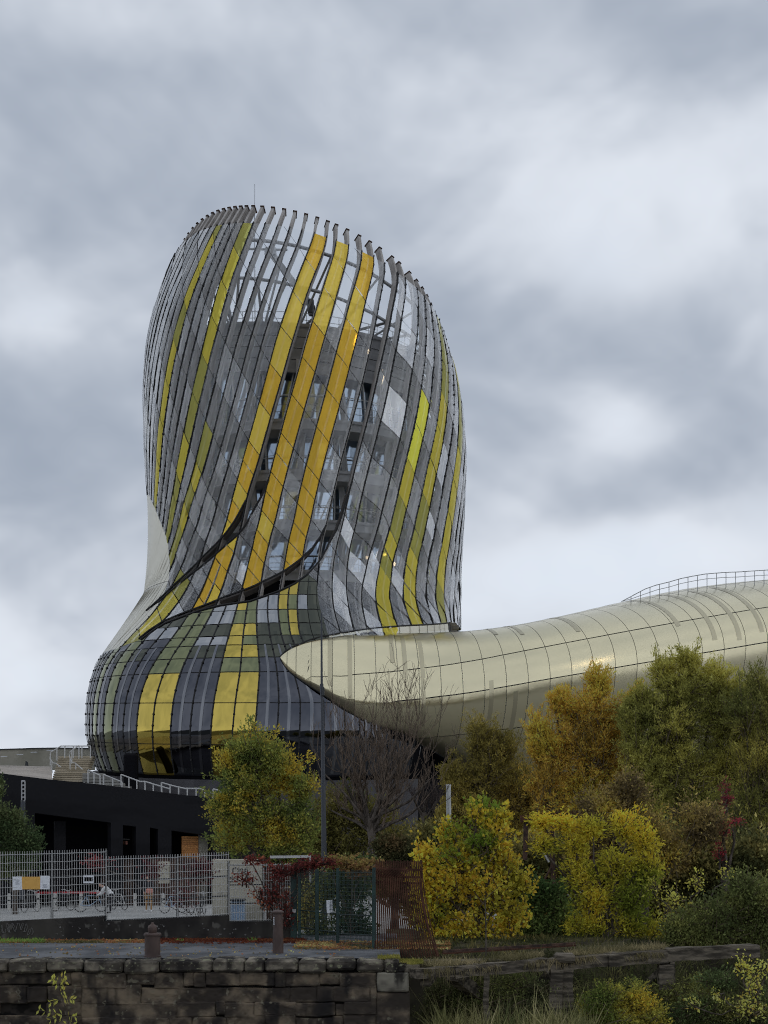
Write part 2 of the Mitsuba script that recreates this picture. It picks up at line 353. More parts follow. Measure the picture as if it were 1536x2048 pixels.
def S(u, v, off=0.0):
    u, v = np.broadcast_arrays(np.asarray(u, float), np.asarray(v, float))
    ph = _phi(np.stack([u, v], -1)).reshape(u.shape)
    d = np.degrees((ph + np.pi) % (2 * np.pi) - np.pi)
    t = np.clip((d - 22) / 60, 0, 1)
    m = 1 - t * t * (3 - 2 * t)
    m = np.where(d < -130, np.clip((d + 180) / 50, 0, 1), m)
    r = _rt(v) + _fl(v) * m
    slope = _rt(v, 1) + _fl(v, 1) * m
    n = np.stack([np.sin(ph), -np.cos(ph), -slope], -1)
    n /= np.linalg.norm(n, axis=-1, keepdims=True)
    p = np.stack([_cx(v) + r * np.sin(ph), TD - r * np.cos(ph), v - _tl(v) * r * np.cos(ph)], -1)
    return p + n * np.asarray(off)[..., None] if np.ndim(off) else p + n * off


def rim(x, y):
    return 50.3 - 0.254 * (x + 16.3) - 0.19 * (y - 115) - 0.06 * max(0.0, -12.0 - x) ** 2 - max(0.0, y - 112.5) * float(np.interp(x, [-10, -4], [0.8, 0.15]))


def _vrim(u):
    lo, hi = 30.0, 53.0
    for _ in range(40):
        m = (lo + hi) / 2
        p = S(u, m)
        lo, hi = (m, hi) if p[2] < rim(p[0], p[1]) else (lo, m)
    return lo


VR = PchipInterpolator(np.arange(-20, 53.1, 1), [_vrim(u) for u in np.arange(-20, 53.1, 1)])
TU = [(3.69, 16.21), (3.94, 16.56), (4.33, 16.84), (4.77, 17.0), (5.31, 17.29), (5.76, 17.49), (6.96, 17.76), (9.23, 18.1), (11.16, 18.39), (13.08, 18.67), (14.77, 18.96), (16.61, 19.3)]
TLW = [(8.74, 11.02), (6.53, 11.8), (5.19, 12.84), (4.49, 14.16), (4.14, 14.94), (3.9, 15.3), (3.72, 15.76)]
ub = np.arange(53, -20.01, -0.5)
TLC = [(9.5, 10.4), (7.2, 11.0), (6.2, 12.4), (5.6, 13.9), (5.2, 15.0), (5.4, 15.9), (6.0, 16.6), (8.0, 17.2), (10.5, 17.5)]
domain = Polygon([(-20, 8.35), (9.5, 8.35)] + TLC + TU[8:] + [(18, 19.5), (45, 19.5), (48, 8.35), (53, 8.35)] + [(u, float(VR(u)) - 1.75) for u in ub]).buffer(0)
SL1U = [(1.0, 52), (1.0, 27.15), (0.56, 25.78), (0.22, 24.9), (-0.19, 24.16), (-0.89, 23.32), (-1.42, 22.37), (-1.99, 21.35), (-2.48, 20.5), (-2.85, 19.98)]
SL1L = [(-2.25, 20.44), (-1.78, 21.24), (-1.2, 22.15), (-0.53, 22.81), (-0.05, 23.36), (0.4, 23.95), (0.89, 24.56), (1.26, 25.27), (1.52, 26.24), (1.87, 27.44), (2.0, 28.5), (2.0, 52)]
SL2U = [(6.0, 52), (6.0, 25.26), (5.83, 24.35), (5.5, 23.6), (4.86, 22.74), (4.08, 21.96), (3.41, 21.44), (2.69, 20.96), (1.94, 20.6), (1.29, 20.3), (0.72, 19.92), (0.15, 19.6), (-0.41, 19.3), (-0.96, 18.88), (-1.19, 18.38), (-1.32, 17.8)]
SL2L = [(-1.19, 17.73), (-0.99, 18.27), (-0.76, 18.74), (-0.12, 19.15), (0.42, 19.44), (1.23, 19.7), (1.85, 19.8), (2.61, 19.9), (3.33, 20.22), (4.01, 20.56), (4.78, 21.06), (5.4, 21.69), (6.06, 22.75), (6.41, 23.65), (6.7, 24.94), (6.9, 26.9), (7.0, 28.5), (7.0, 52)]
slit1, slit2 = Polygon(SL1U + SL1L).buffer(0), Polygon(SL2U + SL2L).buffer(0)
lower = Polygon([(-20, 8), (-20, 16.9), (-2.2, 17.3)] + SL2L[:12] + [(6.0, 21.2), (6.2, 18.9), (6.2, 17.4), (9, 17.2), (9.6, 8)]).buffer(0)
skirt = Polygon([(-20, 16.95), (-2.2, 17.3), (-1.9, 18.5), (-1.87, 18.78), (-2.08, 19.74), (-2.19, 20.79), (-2.58, 22.09), (-3.31, 23.25), (-4.7, 24.81), (-6.92, 26.35), (-9.53, 28.14), (-12.09, 29.5), (-20, 31)]).buffer(0)

tower = thing('glass_tower', 'tall twisted glass tower with gold and clear panels between leaning ribs', 'tower')
W_JOINT = 31.4 + 2.73 * np.arange(-24, 50)
A_J = 1.15
prng = random.Random(11)
panels = []          # (mesh, bsdf, name)


def panel(poly, quad, bsdf, name, bulge=0.05, warp=0.03, off=0.0, rows=4):
    """One pane: poly in (u, v); quad = its four corners when it was not cut, lower left first, counter-clockwise."""
    w = [prng.uniform(-warp, warp) for _ in range(4)]
    if quad is not None:
        s, t = np.meshgrid(np.linspace(0, 1, 4), np.linspace(0, 1, rows), indexing='ij')
        q = np.asarray(quad, float)
        uv = ((1 - s) * (1 - t))[..., None] * q[0] + (s * (1 - t))[..., None] * q[1] + (s * t)[..., None] * q[2] + ((1 - s) * t)[..., None] * q[3]
        o = off + bulge * (1 - (2 * s - 1) ** 2) + w[0] * (1 - s) * (1 - t) + w[1] * s * (1 - t) + w[2] * s * t + w[3] * (1 - s) * t
        m = grid_mesh(S(uv[..., 0], uv[..., 1], o), flip=True)
    else:
        poly = poly.segmentize(0.3)
        try:
            v2, f2 = trimesh.creation.triangulate_polygon(poly, engine='earcut')
        except Exception:
            return
        if not len(f2):
            return
        m = trimesh.Trimesh(S(v2[:, 0], v2[:, 1], off + w[0] * 0.5), f2, process=False)
    panels.append((m, bsdf, name))


def pieces(g):
    return [p for p in getattr(g, 'geoms', [g]) if p.geom_type == 'Polygon' and p.area > 0.02]


def tone(u, v, low):
    k = math.floor(u)
    r = prng.random()
    if low:
        h = math.floor(u * 2) / 2
        if h in (0, 0.5, 2, 2.5) or (h in (4, 4.5) and v > 17.5):
            return 'yellow_mirror' if v < 15.3 or (h >= 2 and r < 0.4) else 'olive_mirror'
        if h in (-1.5, -2.5):
            return 'olive_mirror'
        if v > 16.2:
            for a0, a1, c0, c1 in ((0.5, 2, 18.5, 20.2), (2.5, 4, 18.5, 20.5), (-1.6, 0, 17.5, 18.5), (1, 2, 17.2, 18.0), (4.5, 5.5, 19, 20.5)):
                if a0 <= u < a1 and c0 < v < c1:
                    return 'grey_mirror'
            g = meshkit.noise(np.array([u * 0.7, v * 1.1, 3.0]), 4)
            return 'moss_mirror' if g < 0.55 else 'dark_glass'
        return 'dark_glass'
    if k in (0, 2, 4):
        return 'bright_gold_glass' if r < 0.38 else 'gold_glass'
    if k == 10 and v < 34.5:
        return 'bright_lemon_glass' if v > 31.5 or r < 0.25 else 'lemon_glass' if r < 0.75 else 'olive_glass'  # topmost panes coloured brighter to imitate a sun glint
    if k in (-6, -10, 12, 15) or (k == -4 and v < 33.6) or (k == -2 and v < 21.8) or k in (22, 27, 31, 38, 44):
        return 'olive_glass' if r < 0.55 else 'lemon_glass'
    if v < 23 and u > 5:
        return 'silver_glass' if r < 0.24 else 'hazy_glass'
    if (k == 8 and 42 < v < 44.2) or (k == 10 and 39.5 < v < 42) or (r < 0.03 and u > 6) or r < 0.008:
        return 'silver_glass'
    if u < -10.9 and u > -21:
        return 'silver_glass' if r < 0.7 else 'hazy_glass'
    return 'silver_glass' if r < (0.10 if u > 7 else 0.02) else 'hazy_glass' if r < 0.38 else 'clear_glass'


pri('olive_mirror', (0.22, 0.235, 0.13), 0.06, metallic=1.0)  # yellow glass with a greenish reflection mixed into its colour
GU, GV = 0.045, 0.03


def cells(region, us, vlo, vhi, slope, low, GU=GU):
    """Cuts a region of the surface into panes along ribs us and joints (vlo, vhi at u = 0, falling by slope per rib)."""
    for k in range(len(us) - 1):
        u0, u1 = us[k] + GU, us[k + 1] - GU
        for a, b in zip(vlo, vhi):
            q = [(u0, a - slope * u0 + GV), (u1, a - slope * u1 + GV), (u1, b - slope * u1 - GV), (u0, b - slope * u0 - GV)]
            P = Polygon(q)
            if not P.intersects(region):
                continue
            um, vm = (u0 + u1) / 2, (a + b) / 2 - slope * (u0 + u1) / 2
            yield um, vm, q, P


region_all = domain.difference(unary_union([lower, slit1.buffer(0.02), slit2.buffer(0.02)]))
region_sk = region_all.intersection(skirt)
region_up = region_all.difference(skirt)
for k in np.arange(-20, 0, 0.5):
    for z0, z1 in ((16.8, 22.0), (22.0, 32.0)):
        for part in pieces(Polygon([(k + .02, z0 + .02), (k + .48, z0 + .02), (k + .48, z1 - .02), (k + .02, z1 - .02)]).intersection(region_sk)):
            panel(part, None, 'skirt_metal', 'metal_panel', warp=0.004)
ints = np.arange(-20, 54)
for um, vm, q, P in cells(region_up, ints, W_JOINT[:-1], W_JOINT[1:], A_J, False):
    split = vm < (31.6 - 0.6 * abs(um)) or vm < 25.5
    (u0, a0), (u1, a1), (_, b1), (_, b0) = q
    subs = [(q, P)]
    if split:
        m0, m1 = (a0 + b0) / 2, (a1 + b1) / 2
        subs = [([(u0, a0), (u1, a1), (u1, m1 - GV), (u0, m0 - GV)],), ([(u0, m0 + GV), (u1, m1 + GV), (u1, b1), (u0, b0)],)]
    for sub in subs:
        qq = sub[0]
        halves = [qq]
        if math.floor(um) in (0, 1) and np.mean([x[1] for x in qq]) < 22.7:
            (x0, y0), (x1, y1), (_, z1), (_, z0) = qq
            xm, ym, zm = (x0 + x1) / 2, (y0 + y1) / 2, (z0 + z1) / 2
            halves = [[(x0, y0), (xm - GU, ym), (xm - GU, zm), (x0, z0)], [(xm + GU, ym), (x1, y1), (x1, z1), (xm + GU, zm)]]
        for h in halves:
            PP = Polygon(h)
            g = PP.intersection(region_up)
            uu, vv = np.mean(h, axis=0)
            scale = (0.02, 0.09) if (vv < 23 and uu > 5) else (0.05, 0.035)
            for part in pieces(g):
                full = part.area > 0.985 * PP.area
                panel(part, h if full else None, tone(uu, vv, False), 'glass_panel', *scale)
LOWROWS = [8.35, 10.6, 13.5, 15.3, 16.2, 17.0, 17.6, 18.4, 19.3, 20.3, 21.2, 22.0]
region_lo = domain.intersection(lower).difference(slit2.buffer(0.02))
us = np.concatenate([np.arange(-20, -4, 1.0), np.arange(-4, 9.1, 0.5)])
for um, vm, q, P in cells(region_lo, us, LOWROWS[:-1], LOWROWS[1:], 0.0, True, 0.014):
    for part in pieces(P.intersection(region_lo)):
        full = part.area > 0.985 * P.area
        if full and q[2][1] - q[0][1] > 1.2:                            # tall curved panes of the bulge: finer along the curve
            panel(part, q, tone(um, vm, True), 'glass_panel', 0.03, 0.006, 0.0, 12)
        else:
            panel(part, q if full else None, tone(um, vm, True), 'glass_panel', 0.03, 0.012)

EYE = np.array([0, 0, HC])


def shown(m):
    c, n, a = m.triangles_center, m.face_normals, m.area_faces
    d = c - EYE
    r = np.linalg.norm(d, axis=1)
    f = -np.einsum('ij,ij->i', n, d) / r
    return float((a * np.abs(f) / r ** 2).sum()) * (1 if c[:, 1].mean() < TD + 1.5 else 0.05)


order = sorted(range(len(panels)), key=lambda i: -shown(panels[i][0]))
single = {'glass_panel': 0, 'metal_panel': 0}
left = {}
for i in order:
    m, b, nm = panels[i]
    if single[nm] < (300 if nm == 'glass_panel' else 60) and shown(m) > 0:
        single[nm] += 1
        obj(nm, m, b, tower, smooth=True)
    else:
        left.setdefault((nm, b), []).append(m)
SMALL = {'clear_glass': 'small_clear_glass_panels', 'gold_glass': 'small_gold_glass_panels', 'lemon_glass': 'small_yellow_glass_panels', 'dark_glass': 'small_dark_glass_panels',
         'yellow_mirror': 'small_yellow_base_panels', 'olive_mirror': 'small_olive_base_panels', 'grey_mirror': 'small_grey_base_panels', 'moss_mirror': 'small_moss_base_panels', 'hazy_glass': 'small_hazy_glass_panels', 'silver_glass': 'small_silver_glass_panels', 'bright_gold_glass': 'small_bright_gold_panels', 'olive_glass': 'small_olive_glass_panels', 'bright_lemon_glass': 'small_bright_yellow_panels', 'skirt_metal': 'small_metal_panels'}
for (nm, b), ms in left.items():
    obj(SMALL[b], cat(ms), b, tower, smooth=False, kind='stuff')

# ribs behind the glass, one part each, and the black glazing bars with their clips
def rib_mesh(u, v0, v1, w=0.20, o0=-0.14, o1=-0.62, n=40):
    v = np.linspace(v0, v1, n)
    a = S(np.full(n, u), v, o0)
    b = S(np.full(n, u), v, o1)
    t = np.gradient(a, axis=0)
    t /= np.linalg.norm(t, axis=1, keepdims=True)
    s = np.cross(t, a - b)
    s /= np.linalg.norm(s, axis=1, keepdims=True)
    P = np.stack([a - s * w / 2, a + s * w / 2, b + s * w / 2, b - s * w / 2, a - s * w / 2], 1)
    m = grid_mesh(P, flip=True)
    caps = trimesh.Trimesh(np.vstack([P[0, :4], P[-1, :4]]), [[0, 1, 2], [0, 2, 3], [6, 5, 4], [7, 6, 4]], process=False)
    return cat([m, caps]), a[-1], b[-1], s[-1], t[-1]


def skirt_top(u):
    return float(np.interp(u, [-20, -12.09, -9.53, -6.92, -4.7, -3.31, -2.58, -2.19, -1.87], [31, 29.5, 28.14, 26.35, 24.81, 23.25, 22.09, 20.79, 18.78]))


def vbot(u):
    if -20 <= u < 6.2:
        c = [(p[0], p[1]) for p in [(-20, 16.9), (-2.2, 17.3)] + SL2L[:12] + [(6.2, 22.9)]]
        return float(np.interp(u, *zip(*c)))
    return float(np.interp(u, [6.2, 16.6, 18, 53], [17.6, 19.3, 19.5, 19.5])) + 0.05


CLIP_V = np.arange(18, 50, 0.95)
bars, clips = [], []
for u in range(-20, 53):
    v1 = float(VR(u))
    m, a, b, s, t = rib_mesh(u, vbot(u), v1)
    cap = trimesh.convex.convex_hull(np.array([p + sx * s * 0.15 + e * (a - b) / np.linalg.norm(a - b) + t * z for p, e in ((a, 0.07), (b, -0.07)) for sx in (-1, 1) for z in (-0.02, 0.07)]))
    r = obj('rib', m, 'rib_wood', tower, smooth=False)
    obj('rib_cap', cap, 'rust_dark', r)
def bar_strip(u, v0, v1, w=0.055, o=0.0, n=30):
    m, *_ = rib_mesh(u, v0, v1, w, o + 0.035, o - 0.14, n)
    return m
for u in range(-20, 53):
    v1 = float(VR(u)) - 1.6
    vb = skirt_top(u) if u < -2 else vbot(u)
    bars.append(bar_strip(u, vb, v1, 0.05 if -9 <= u <= 14 else 0.03))
    if -9 <= u <= 14:
        for v in np.arange(vb + 0.3, v1, 0.85):
            clips.append(cham(S(u, v, 0.04), (0.085, 0.085, 0.13), 0.02))
for u in np.arange(-4, 5.1, 0.5):
    top = vbot(u) - 0.1
    lo = 8.4 if u < 3.6 else float(np.interp(u, *zip(*TU)))
    if top - lo > 0.4:
        bars.append(bar_strip(u, lo, top, 0.10, 0.0, 24))
        for v in np.arange(lo + 0.3, top, 0.8):
            clips.append(cham(S(u, v, 0.04), (0.12, 0.12, 0.15), 0.03))
for u in np.arange(3.5, 9.1, 0.5):
    hi = float(np.interp(u, *zip(*TLW[::-1]))) if u > 3.7 else 16.0
    bars.append(bar_strip(u, 8.4, hi, 0.10, 0.0, 16))
    for v in np.arange(8.8, hi, 0.8):
        clips.append(cham(S(u, v, 0.04), (0.12, 0.12, 0.15), 0.03))
for u in np.arange(-20, -4, 1):
    bars.append(bar_strip(u, 8.4, vbot(u) - 0.1, 0.06, 0.0, 16))
obj('glazing_bars', cat(bars), 'joint_black', tower, kind='stuff')
obj('glazing_clips', cat(clips), 'joint_black', tower, kind='stuff')
# dark seals behind the cross joints
seals = []


def seal(line, region):
    g = line.intersection(region)
    for l in getattr(g, 'geoms', [g]):
        if l.geom_type != 'LineString' or l.length < 0.3:
            continue
        c = np.array(l.segmentize(0.5).coords)
        p, q = S(c[:, 0], c[:, 1] - 0.022, -0.012), S(c[:, 0], c[:, 1] + 0.022, -0.012)
        seals.append(grid_mesh(np.stack([p, q], 1)))


for i, w in enumerate(W_JOINT):
    u = np.linspace(-20, 53, 220)
    seal(LineString(np.stack([u, w - A_J * u], 1)), region_up)
for v in LOWROWS[1:]:
    seal(LineString([(-20, v), (9, v)]), region_lo)
for g, offs in ((SL1U, 1), (SL1L, 1), (SL2U, 1), (SL2L, 1)):             # black edge frames along the two openings
    c = np.array(LineString([p for p in g if p[1] < 45]).segmentize(0.3).coords)
    seals.append(tube(S(c[:, 0], c[:, 1], 0.03), 0.07, 5))
c = np.array(LineString(TU).segmentize(0.4).coords)
seals.append(tube(S(c[:, 0], c[:, 1], 0.02), 0.06, 5))
stripes = []


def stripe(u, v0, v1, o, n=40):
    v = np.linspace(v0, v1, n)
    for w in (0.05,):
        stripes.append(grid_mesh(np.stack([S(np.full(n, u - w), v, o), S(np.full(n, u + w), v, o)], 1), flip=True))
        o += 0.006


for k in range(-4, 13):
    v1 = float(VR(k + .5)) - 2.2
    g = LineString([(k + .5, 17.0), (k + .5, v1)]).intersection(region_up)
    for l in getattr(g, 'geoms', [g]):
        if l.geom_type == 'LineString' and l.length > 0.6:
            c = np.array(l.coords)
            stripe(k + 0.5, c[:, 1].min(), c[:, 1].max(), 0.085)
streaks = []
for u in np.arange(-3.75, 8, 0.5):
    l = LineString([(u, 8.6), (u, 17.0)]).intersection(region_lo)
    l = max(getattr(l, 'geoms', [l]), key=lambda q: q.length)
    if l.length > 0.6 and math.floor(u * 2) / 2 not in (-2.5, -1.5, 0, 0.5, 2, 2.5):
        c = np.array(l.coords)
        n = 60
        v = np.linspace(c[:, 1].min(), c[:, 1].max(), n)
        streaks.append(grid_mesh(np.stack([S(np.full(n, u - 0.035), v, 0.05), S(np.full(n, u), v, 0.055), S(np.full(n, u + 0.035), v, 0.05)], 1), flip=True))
obj('base_streaks', cat(streaks), 'reflection_streak', tower, smooth=True, kind='stuff')  # imitated reflection streaks down the middle of the base panes
obj('printed_stripes', cat(stripes), 'reflection_stripe', tower, kind='stuff')  # imitated reflection streaks, no print on the glass
obj('joint_seals', cat(seals), 'joint_black', tower, kind='stuff')
for g in (SL1U, SL1L, SL2U, SL2L):                                       # wooden edge ribs that follow the openings
    c = np.array(LineString([p for p in g if p[1] < 29]).segmentize(0.3).coords)
    a, b = S(c[:, 0], c[:, 1], -0.16), S(c[:, 0], c[:, 1], -0.62)
    t = np.gradient(a, axis=0)
    s = np.cross(t, a - b)
    s /= np.linalg.norm(s, axis=1, keepdims=True)
    obj('edge_rib', grid_mesh(np.stack([a - s * .08, a + s * .08, b + s * .08, b - s * .08, a - s * .08], 1), flip=True), 'rib_dark', tower)

# ring beams just inside the ribs, under the rim
for dz, rr in ((2.55, 0.13), (5.9, 0.12)):
    u = np.linspace(-20, 53, 220)
    p = S(u, VR(u) - dz, -0.75)
    obj('ring_beam', tube(p[:-1], rr, 7, closed=True), 'steel_grey', tower, smooth=True)

# the floors inside: drum, slabs, glazed inner wall, columns
def ring_pts(z, inset, n=96, c0=None):
    """Circle inside the skin at height z, by the radius of the skin there."""
    a = np.linspace(0, 2 * np.pi, n, endpoint=False)
    r = float(_rt(z)) - inset
    return np.stack([float(_cx(z)) + r * np.sin(a), TD - r * np.cos(a), np.full(n, z)], -1)


def band(loops):
    P = np.stack([np.vstack([l, l[:1]]) for l in loops], 1)
    return grid_mesh(P, flip=True)


def tilted(r, z, n=96, cx=-6.6):
    a = np.linspace(0, 2 * np.pi, n, endpoint=False)
    x, y = cx + r * np.sin(a), TD - r * np.cos(a)
    return np.stack([x, y, z - 0.075 * (x - cx) + 0.10 * (y - TD)], -1)


def disc(l, up=True):
    c = l.mean(0)
    n = len(l)
    f = [[n, i, (i + 1) % n] if up else [n, (i + 1) % n, i] for i in range(n)]
    return trimesh.Trimesh(np.vstack([l, c]), f, process=False)


rd = 9.7
drum = obj('roof_drum', cat([band([tilted(rd, 38.2), tilted(rd, 41.7)]), disc(tilted(rd, 41.5)), disc(tilted(rd, 38.4), False),
                             band([tilted(rd + .12, 41.55), tilted(rd + .12, 41.8), tilted(rd - .1, 41.8)]), band([tilted(rd + .1, 38.1), tilted(rd + .1, 38.4), tilted(rd - .1, 38.4)])]), 'drum_grey', tower)
for h in (0.9, 1.75, 2.6):
    obj('drum_seam', tube(tilted(rd + 0.01, 38.2 + h), 0.025, 4, closed=True), 'joint_black', drum)
rail = []
for h in (0.55, 1.05):
    rail.append(tube(tilted(rd - 0.25, 41.6 + h), 0.025, 4, closed=True))
tt = tilted(rd - 0.25, 41.6, 72)
rail += [bar(p, p + [0, 0, 1.05], 0.022, 4) for p in tt]
obj('roof_railing', cat(rail), 'steel_grey', tower)
ins = {22.3: 1.6, 26.0: 1.6, 29.6: 1.6, 33.3: 1.7}
for z in ins:
    i = ins[z]
    sl = obj('floor_slab', cat([band([ring_pts(z - 0.75, i), ring_pts(z - 0.12, i)]), disc(ring_pts(z - .12, i)), disc(ring_pts(z - 0.75, i), False),
                                band([ring_pts(z - .22, i - 0.1), ring_pts(z, i - 0.1), ring_pts(z, i + .2)])]), 'slab_grey', tower)
    rl = [tube(ring_pts(z + h, i + 0.1), 0.022, 4, closed=True) for h in (0.55, 1.05)] + [bar(p, p + [0, 0, 1.05], 0.02, 4) for p in ring_pts(z, i + 0.1, 60)]
    obj('balcony_railing', cat(rl), 'steel_grey', sl)
levels = [(22.3, 25.25), (26.0, 28.85), (29.6, 32.55), (33.3, 38.1)]
for z0, z1 in levels:
    lo, hi = ring_pts(z0, 3.9, 44), ring_pts(z1, 3.9, 44)
    for q in range(44):
        j = (q + 1) % 44
        e = prng.uniform(-0.02, 0.02)
        obj('window_pane', trimesh.Trimesh([lo[q] * [1, 1, 1] + [0, e, 0], lo[j], hi[j] + [0, e, 0], hi[q]], [[0, 1, 2], [0, 2, 3]], process=False), 'inner_glass', tower)
    cl = []
    n = 44
    lo, hi = ring_pts(z0, 3.75, n), ring_pts(z1, 3.75, n)
    for q in range(n):
        cl.append(beam(lo[q], hi[(q + (1 if q % 2 else 0)) % n], 0.09, 0.16, (lo[q] - [-6.5, TD, lo[q][2]])))
    mid = ring_pts((z0 + z1) / 2, 3.78, 96)
    cl.append(tube(mid, 0.04, 4, closed=True))
    obj('window_frames', cat(cl), 'frame_white', tower, kind='stuff')
    n = 18
    lo, hi = ring_pts(z0, 2.9, n), ring_pts(z1, 3.1, n)
    for q in range(0, n):
        obj('column', beam(lo[q], hi[q] * [1, 1, 1] + [0.25 * (-1) ** q, 0, 0], 0.4, 0.4), 'slab_grey', tower)
obj('core', cat([band([ring_pts(21.9, 5), ring_pts(38, 5)]), disc(ring_pts(21.5, 1.6)), band([ring_pts(14, 2.5), ring_pts(21.6, 1.7)])]), 'black_inside', tower)
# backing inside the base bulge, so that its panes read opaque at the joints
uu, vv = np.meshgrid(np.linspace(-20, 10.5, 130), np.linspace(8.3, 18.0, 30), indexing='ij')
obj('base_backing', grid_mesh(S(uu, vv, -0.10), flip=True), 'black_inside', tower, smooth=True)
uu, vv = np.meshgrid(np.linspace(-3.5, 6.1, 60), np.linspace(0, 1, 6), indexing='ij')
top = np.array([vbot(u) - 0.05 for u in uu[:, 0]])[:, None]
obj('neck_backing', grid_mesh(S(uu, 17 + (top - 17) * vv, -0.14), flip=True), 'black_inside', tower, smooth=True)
# struts from the roof up to the ring beams
base = tilted(7.6, 41.6, 18)
for k in range(18):
    u = -20 + 73 * ((k / 18.0 + 0.30) % 1.0)
    tops = [S(u + du, float(VR(u + du)) - 5.9, -0.8) for du in (-1.2, 1.2)]
    j = int(np.argmin(np.linalg.norm(base[:, :2] - tops[0][:2], axis=1)))
    for tpt in tops:
        obj('roof_strut', bar(base[j], tpt, 0.10, 6), 'steel_grey', tower, smooth=True)
    t2 = S(u, float(VR(u)) - 2.55, -0.8)
    obj('roof_strut', bar(base[j], t2, 0.085, 6), 'steel_grey', tower, smooth=True)
m = thing('maintenance_crane', 'grey maintenance crane arm with a dark winch leaning inside the open top of the tower', 'crane')
a, b = at(541, 505, 110.5), at(622, 612, 110.0)
obj('arm', beam(a, b, 0.32, 0.5), 'steel_grey', m)
obj('head', cham(a, (0.9, 0.6, 0.7), 0.1), 'steel_grey', m)
obj('winch', cham(at(622, 615, 110), (0.45, 0.7, 1.2), 0.1), 'dark_post', m)
obj('mast', beam(at(626, 612, 110.3), at(630, 690, 110.3), 0.3, 0.3, (0, 1, 0)), 'dark_post', m)
obj('mast', bar(at(497, 498, 110.5), at(575, 500, 110.5), 0.09), 'steel_grey', m)
tag(obj('roof_antenna', cat([bar(at(509, 368, 109), at(509, 420, 109), 0.02, 5), bar(at(509, 420, 109), at(510, 650, 109), 0.035, 5)]), 'steel_grey'),
    'thin antenna rod rising above the rim of the tower', 'antenna')

# ------------------------------------------------------------------ plinth under the bulge
pl = thing('plinth_wall', 'low dark grey plinth wall that carries the glass bulge', 'wall')
uu = np.linspace(-19, 9.5, 100)
lo_v = np.full_like(uu, 8.35)
e = S(uu, lo_v, 0.0)
nrm = np.stack([e[:, 0] + 6.3, e[:, 1] - TD], 1)
nrm /= np.linalg.norm(nrm, axis=1, keepdims=True)


def ringoff(d, dz=None, z=None):
    q = e.copy()
    q[:, :2] += nrm * d
    q[:, 2] = (q[:, 2] + dz) if z is None else z
    return q


obj('upstand', grid_mesh(np.stack([ringoff(-0.35, 0.1), ringoff(-0.3, -0.25), ringoff(0.55, -0.25), ringoff(0.55, 0, -1.1)], 1)), 'plinth_grey', pl)
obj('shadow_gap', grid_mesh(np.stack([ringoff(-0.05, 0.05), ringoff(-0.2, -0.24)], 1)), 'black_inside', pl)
dp = at(262, 1548, 100.2)
obj('doorway', cham(dp, (0.95, 0.9, 2.9), 0.15), 'black_inside', pl)

# ------------------------------------------------------------------ the long metal gallery that grows out of the bulge
gal = thing('metal_gallery', 'long curved gallery clad in pale champagne metal panels that sweeps out of the tower', 'building')
UY = PchipInterpolator([560, 580, 620, 660, 700, 740, 800, 850, 917, 1000, 1100, 1240, 1390, 1536, 1700, 1900], [1314.5, 1299, 1283, 1275, 1270, 1268, 1267, 1267, 1265, 1256, 1237, 1205, 1175, 1160, 1152, 1150])
LY = PchipInterpolator([560, 567, 580, 600, 640, 700, 760, 820, 880, 940, 1000, 1100, 1250, 1500, 1900], [1315.5, 1330, 1344, 1359, 1385, 1425, 1455, 1476, 1501, 1528, 1548, 1565, 1560, 1530, 1490])
BY = PchipInterpolator([560, 600, 640, 700, 800, 900, 1000, 1103, 1256, 1400, 1536, 1900], [1315, 1349, 1370, 1396, 1404, 1398, 1380, 1358, 1331, 1307, 1284, 1240])
YF = PchipInterpolator([560, 600, 640, 700, 760, 850, 950, 1050, 1200, 1400, 1600, 1900], [97.93, 97.55, 97.25, 97.35, 97.6, 98.0, 98.1, 98.4, 100.2, 106.5, 115.0, 132.0])
AL = PchipInterpolator([560, 900, 1200, 1400, 1600, 1900], np.radians([0, 8, 20, 30, 38, 44]))
DEP = PchipInterpolator([560, 600, 660, 740, 850, 950, 1100, 1900], [0.12, 0.65, 1.7, 3.4, 5.2, 6.6, 7.2, 8.0])
UND = PchipInterpolator([560, 600, 640, 700, 760, 850, 950, 1100, 1900], [0.10, 0.14, 0.22, 0.55, 1.1, 2.6, 4.6, 5.8, 7.0])


def G(x, t, off=0.0):
    """x: station (the photo column at which its front line stands), t: -1 lower edge, 0 front, 1 crest, 2 back of the roof."""
    x, t = np.broadcast_arrays(np.asarray(x, float), np.asarray(t, float))
    yf, al, dep, und = YF(x), AL(x), DEP(x), UND(x)
    zf = HC + (YH - BY(x)) / F * yf
    X0 = (x - 768) / F * yf
    back = np.stack([-np.sin(al), np.cos(al)], -1)
    yc = yf + dep * np.cos(al)
    xc = 768 + F * (X0 - dep * np.sin(al)) / yc
    zu = HC + (YH - UY(np.maximum(xc, 560))) / F * yc
    yl = yf + und * np.cos(al)
    zl = HC + (YH - LY(x)) / F * yl
    a = np.clip(t, 0, 1) * np.pi / 2
    b = np.clip(-t, 0, 1) * np.pi / 2
    lowr = np.clip(-t, 0, 1)
    d = dep * (1 - np.cos(a)) + und * lowr ** 2
    z = zf + (zu - zf) * np.sin(a) - (zf - zl) * lowr
    tb = np.clip(t - 1, 0, 1)
    d = d + tb * 9
    z = z - 0.6 * tb ** 2
    n2 = np.stack([-back[..., 0] * np.cos(a) * np.cos(b), -back[..., 1] * np.cos(a) * np.cos(b), np.sin(a) - np.sin(b)], -1)
    n2 /= np.linalg.norm(n2, axis=-1, keepdims=True)
    p = np.stack([X0 + back[..., 0] * d, yf + back[..., 1] * d, z], -1)
    return p + n2 * (np.asarray(off)[..., None] if np.ndim(off) else off)


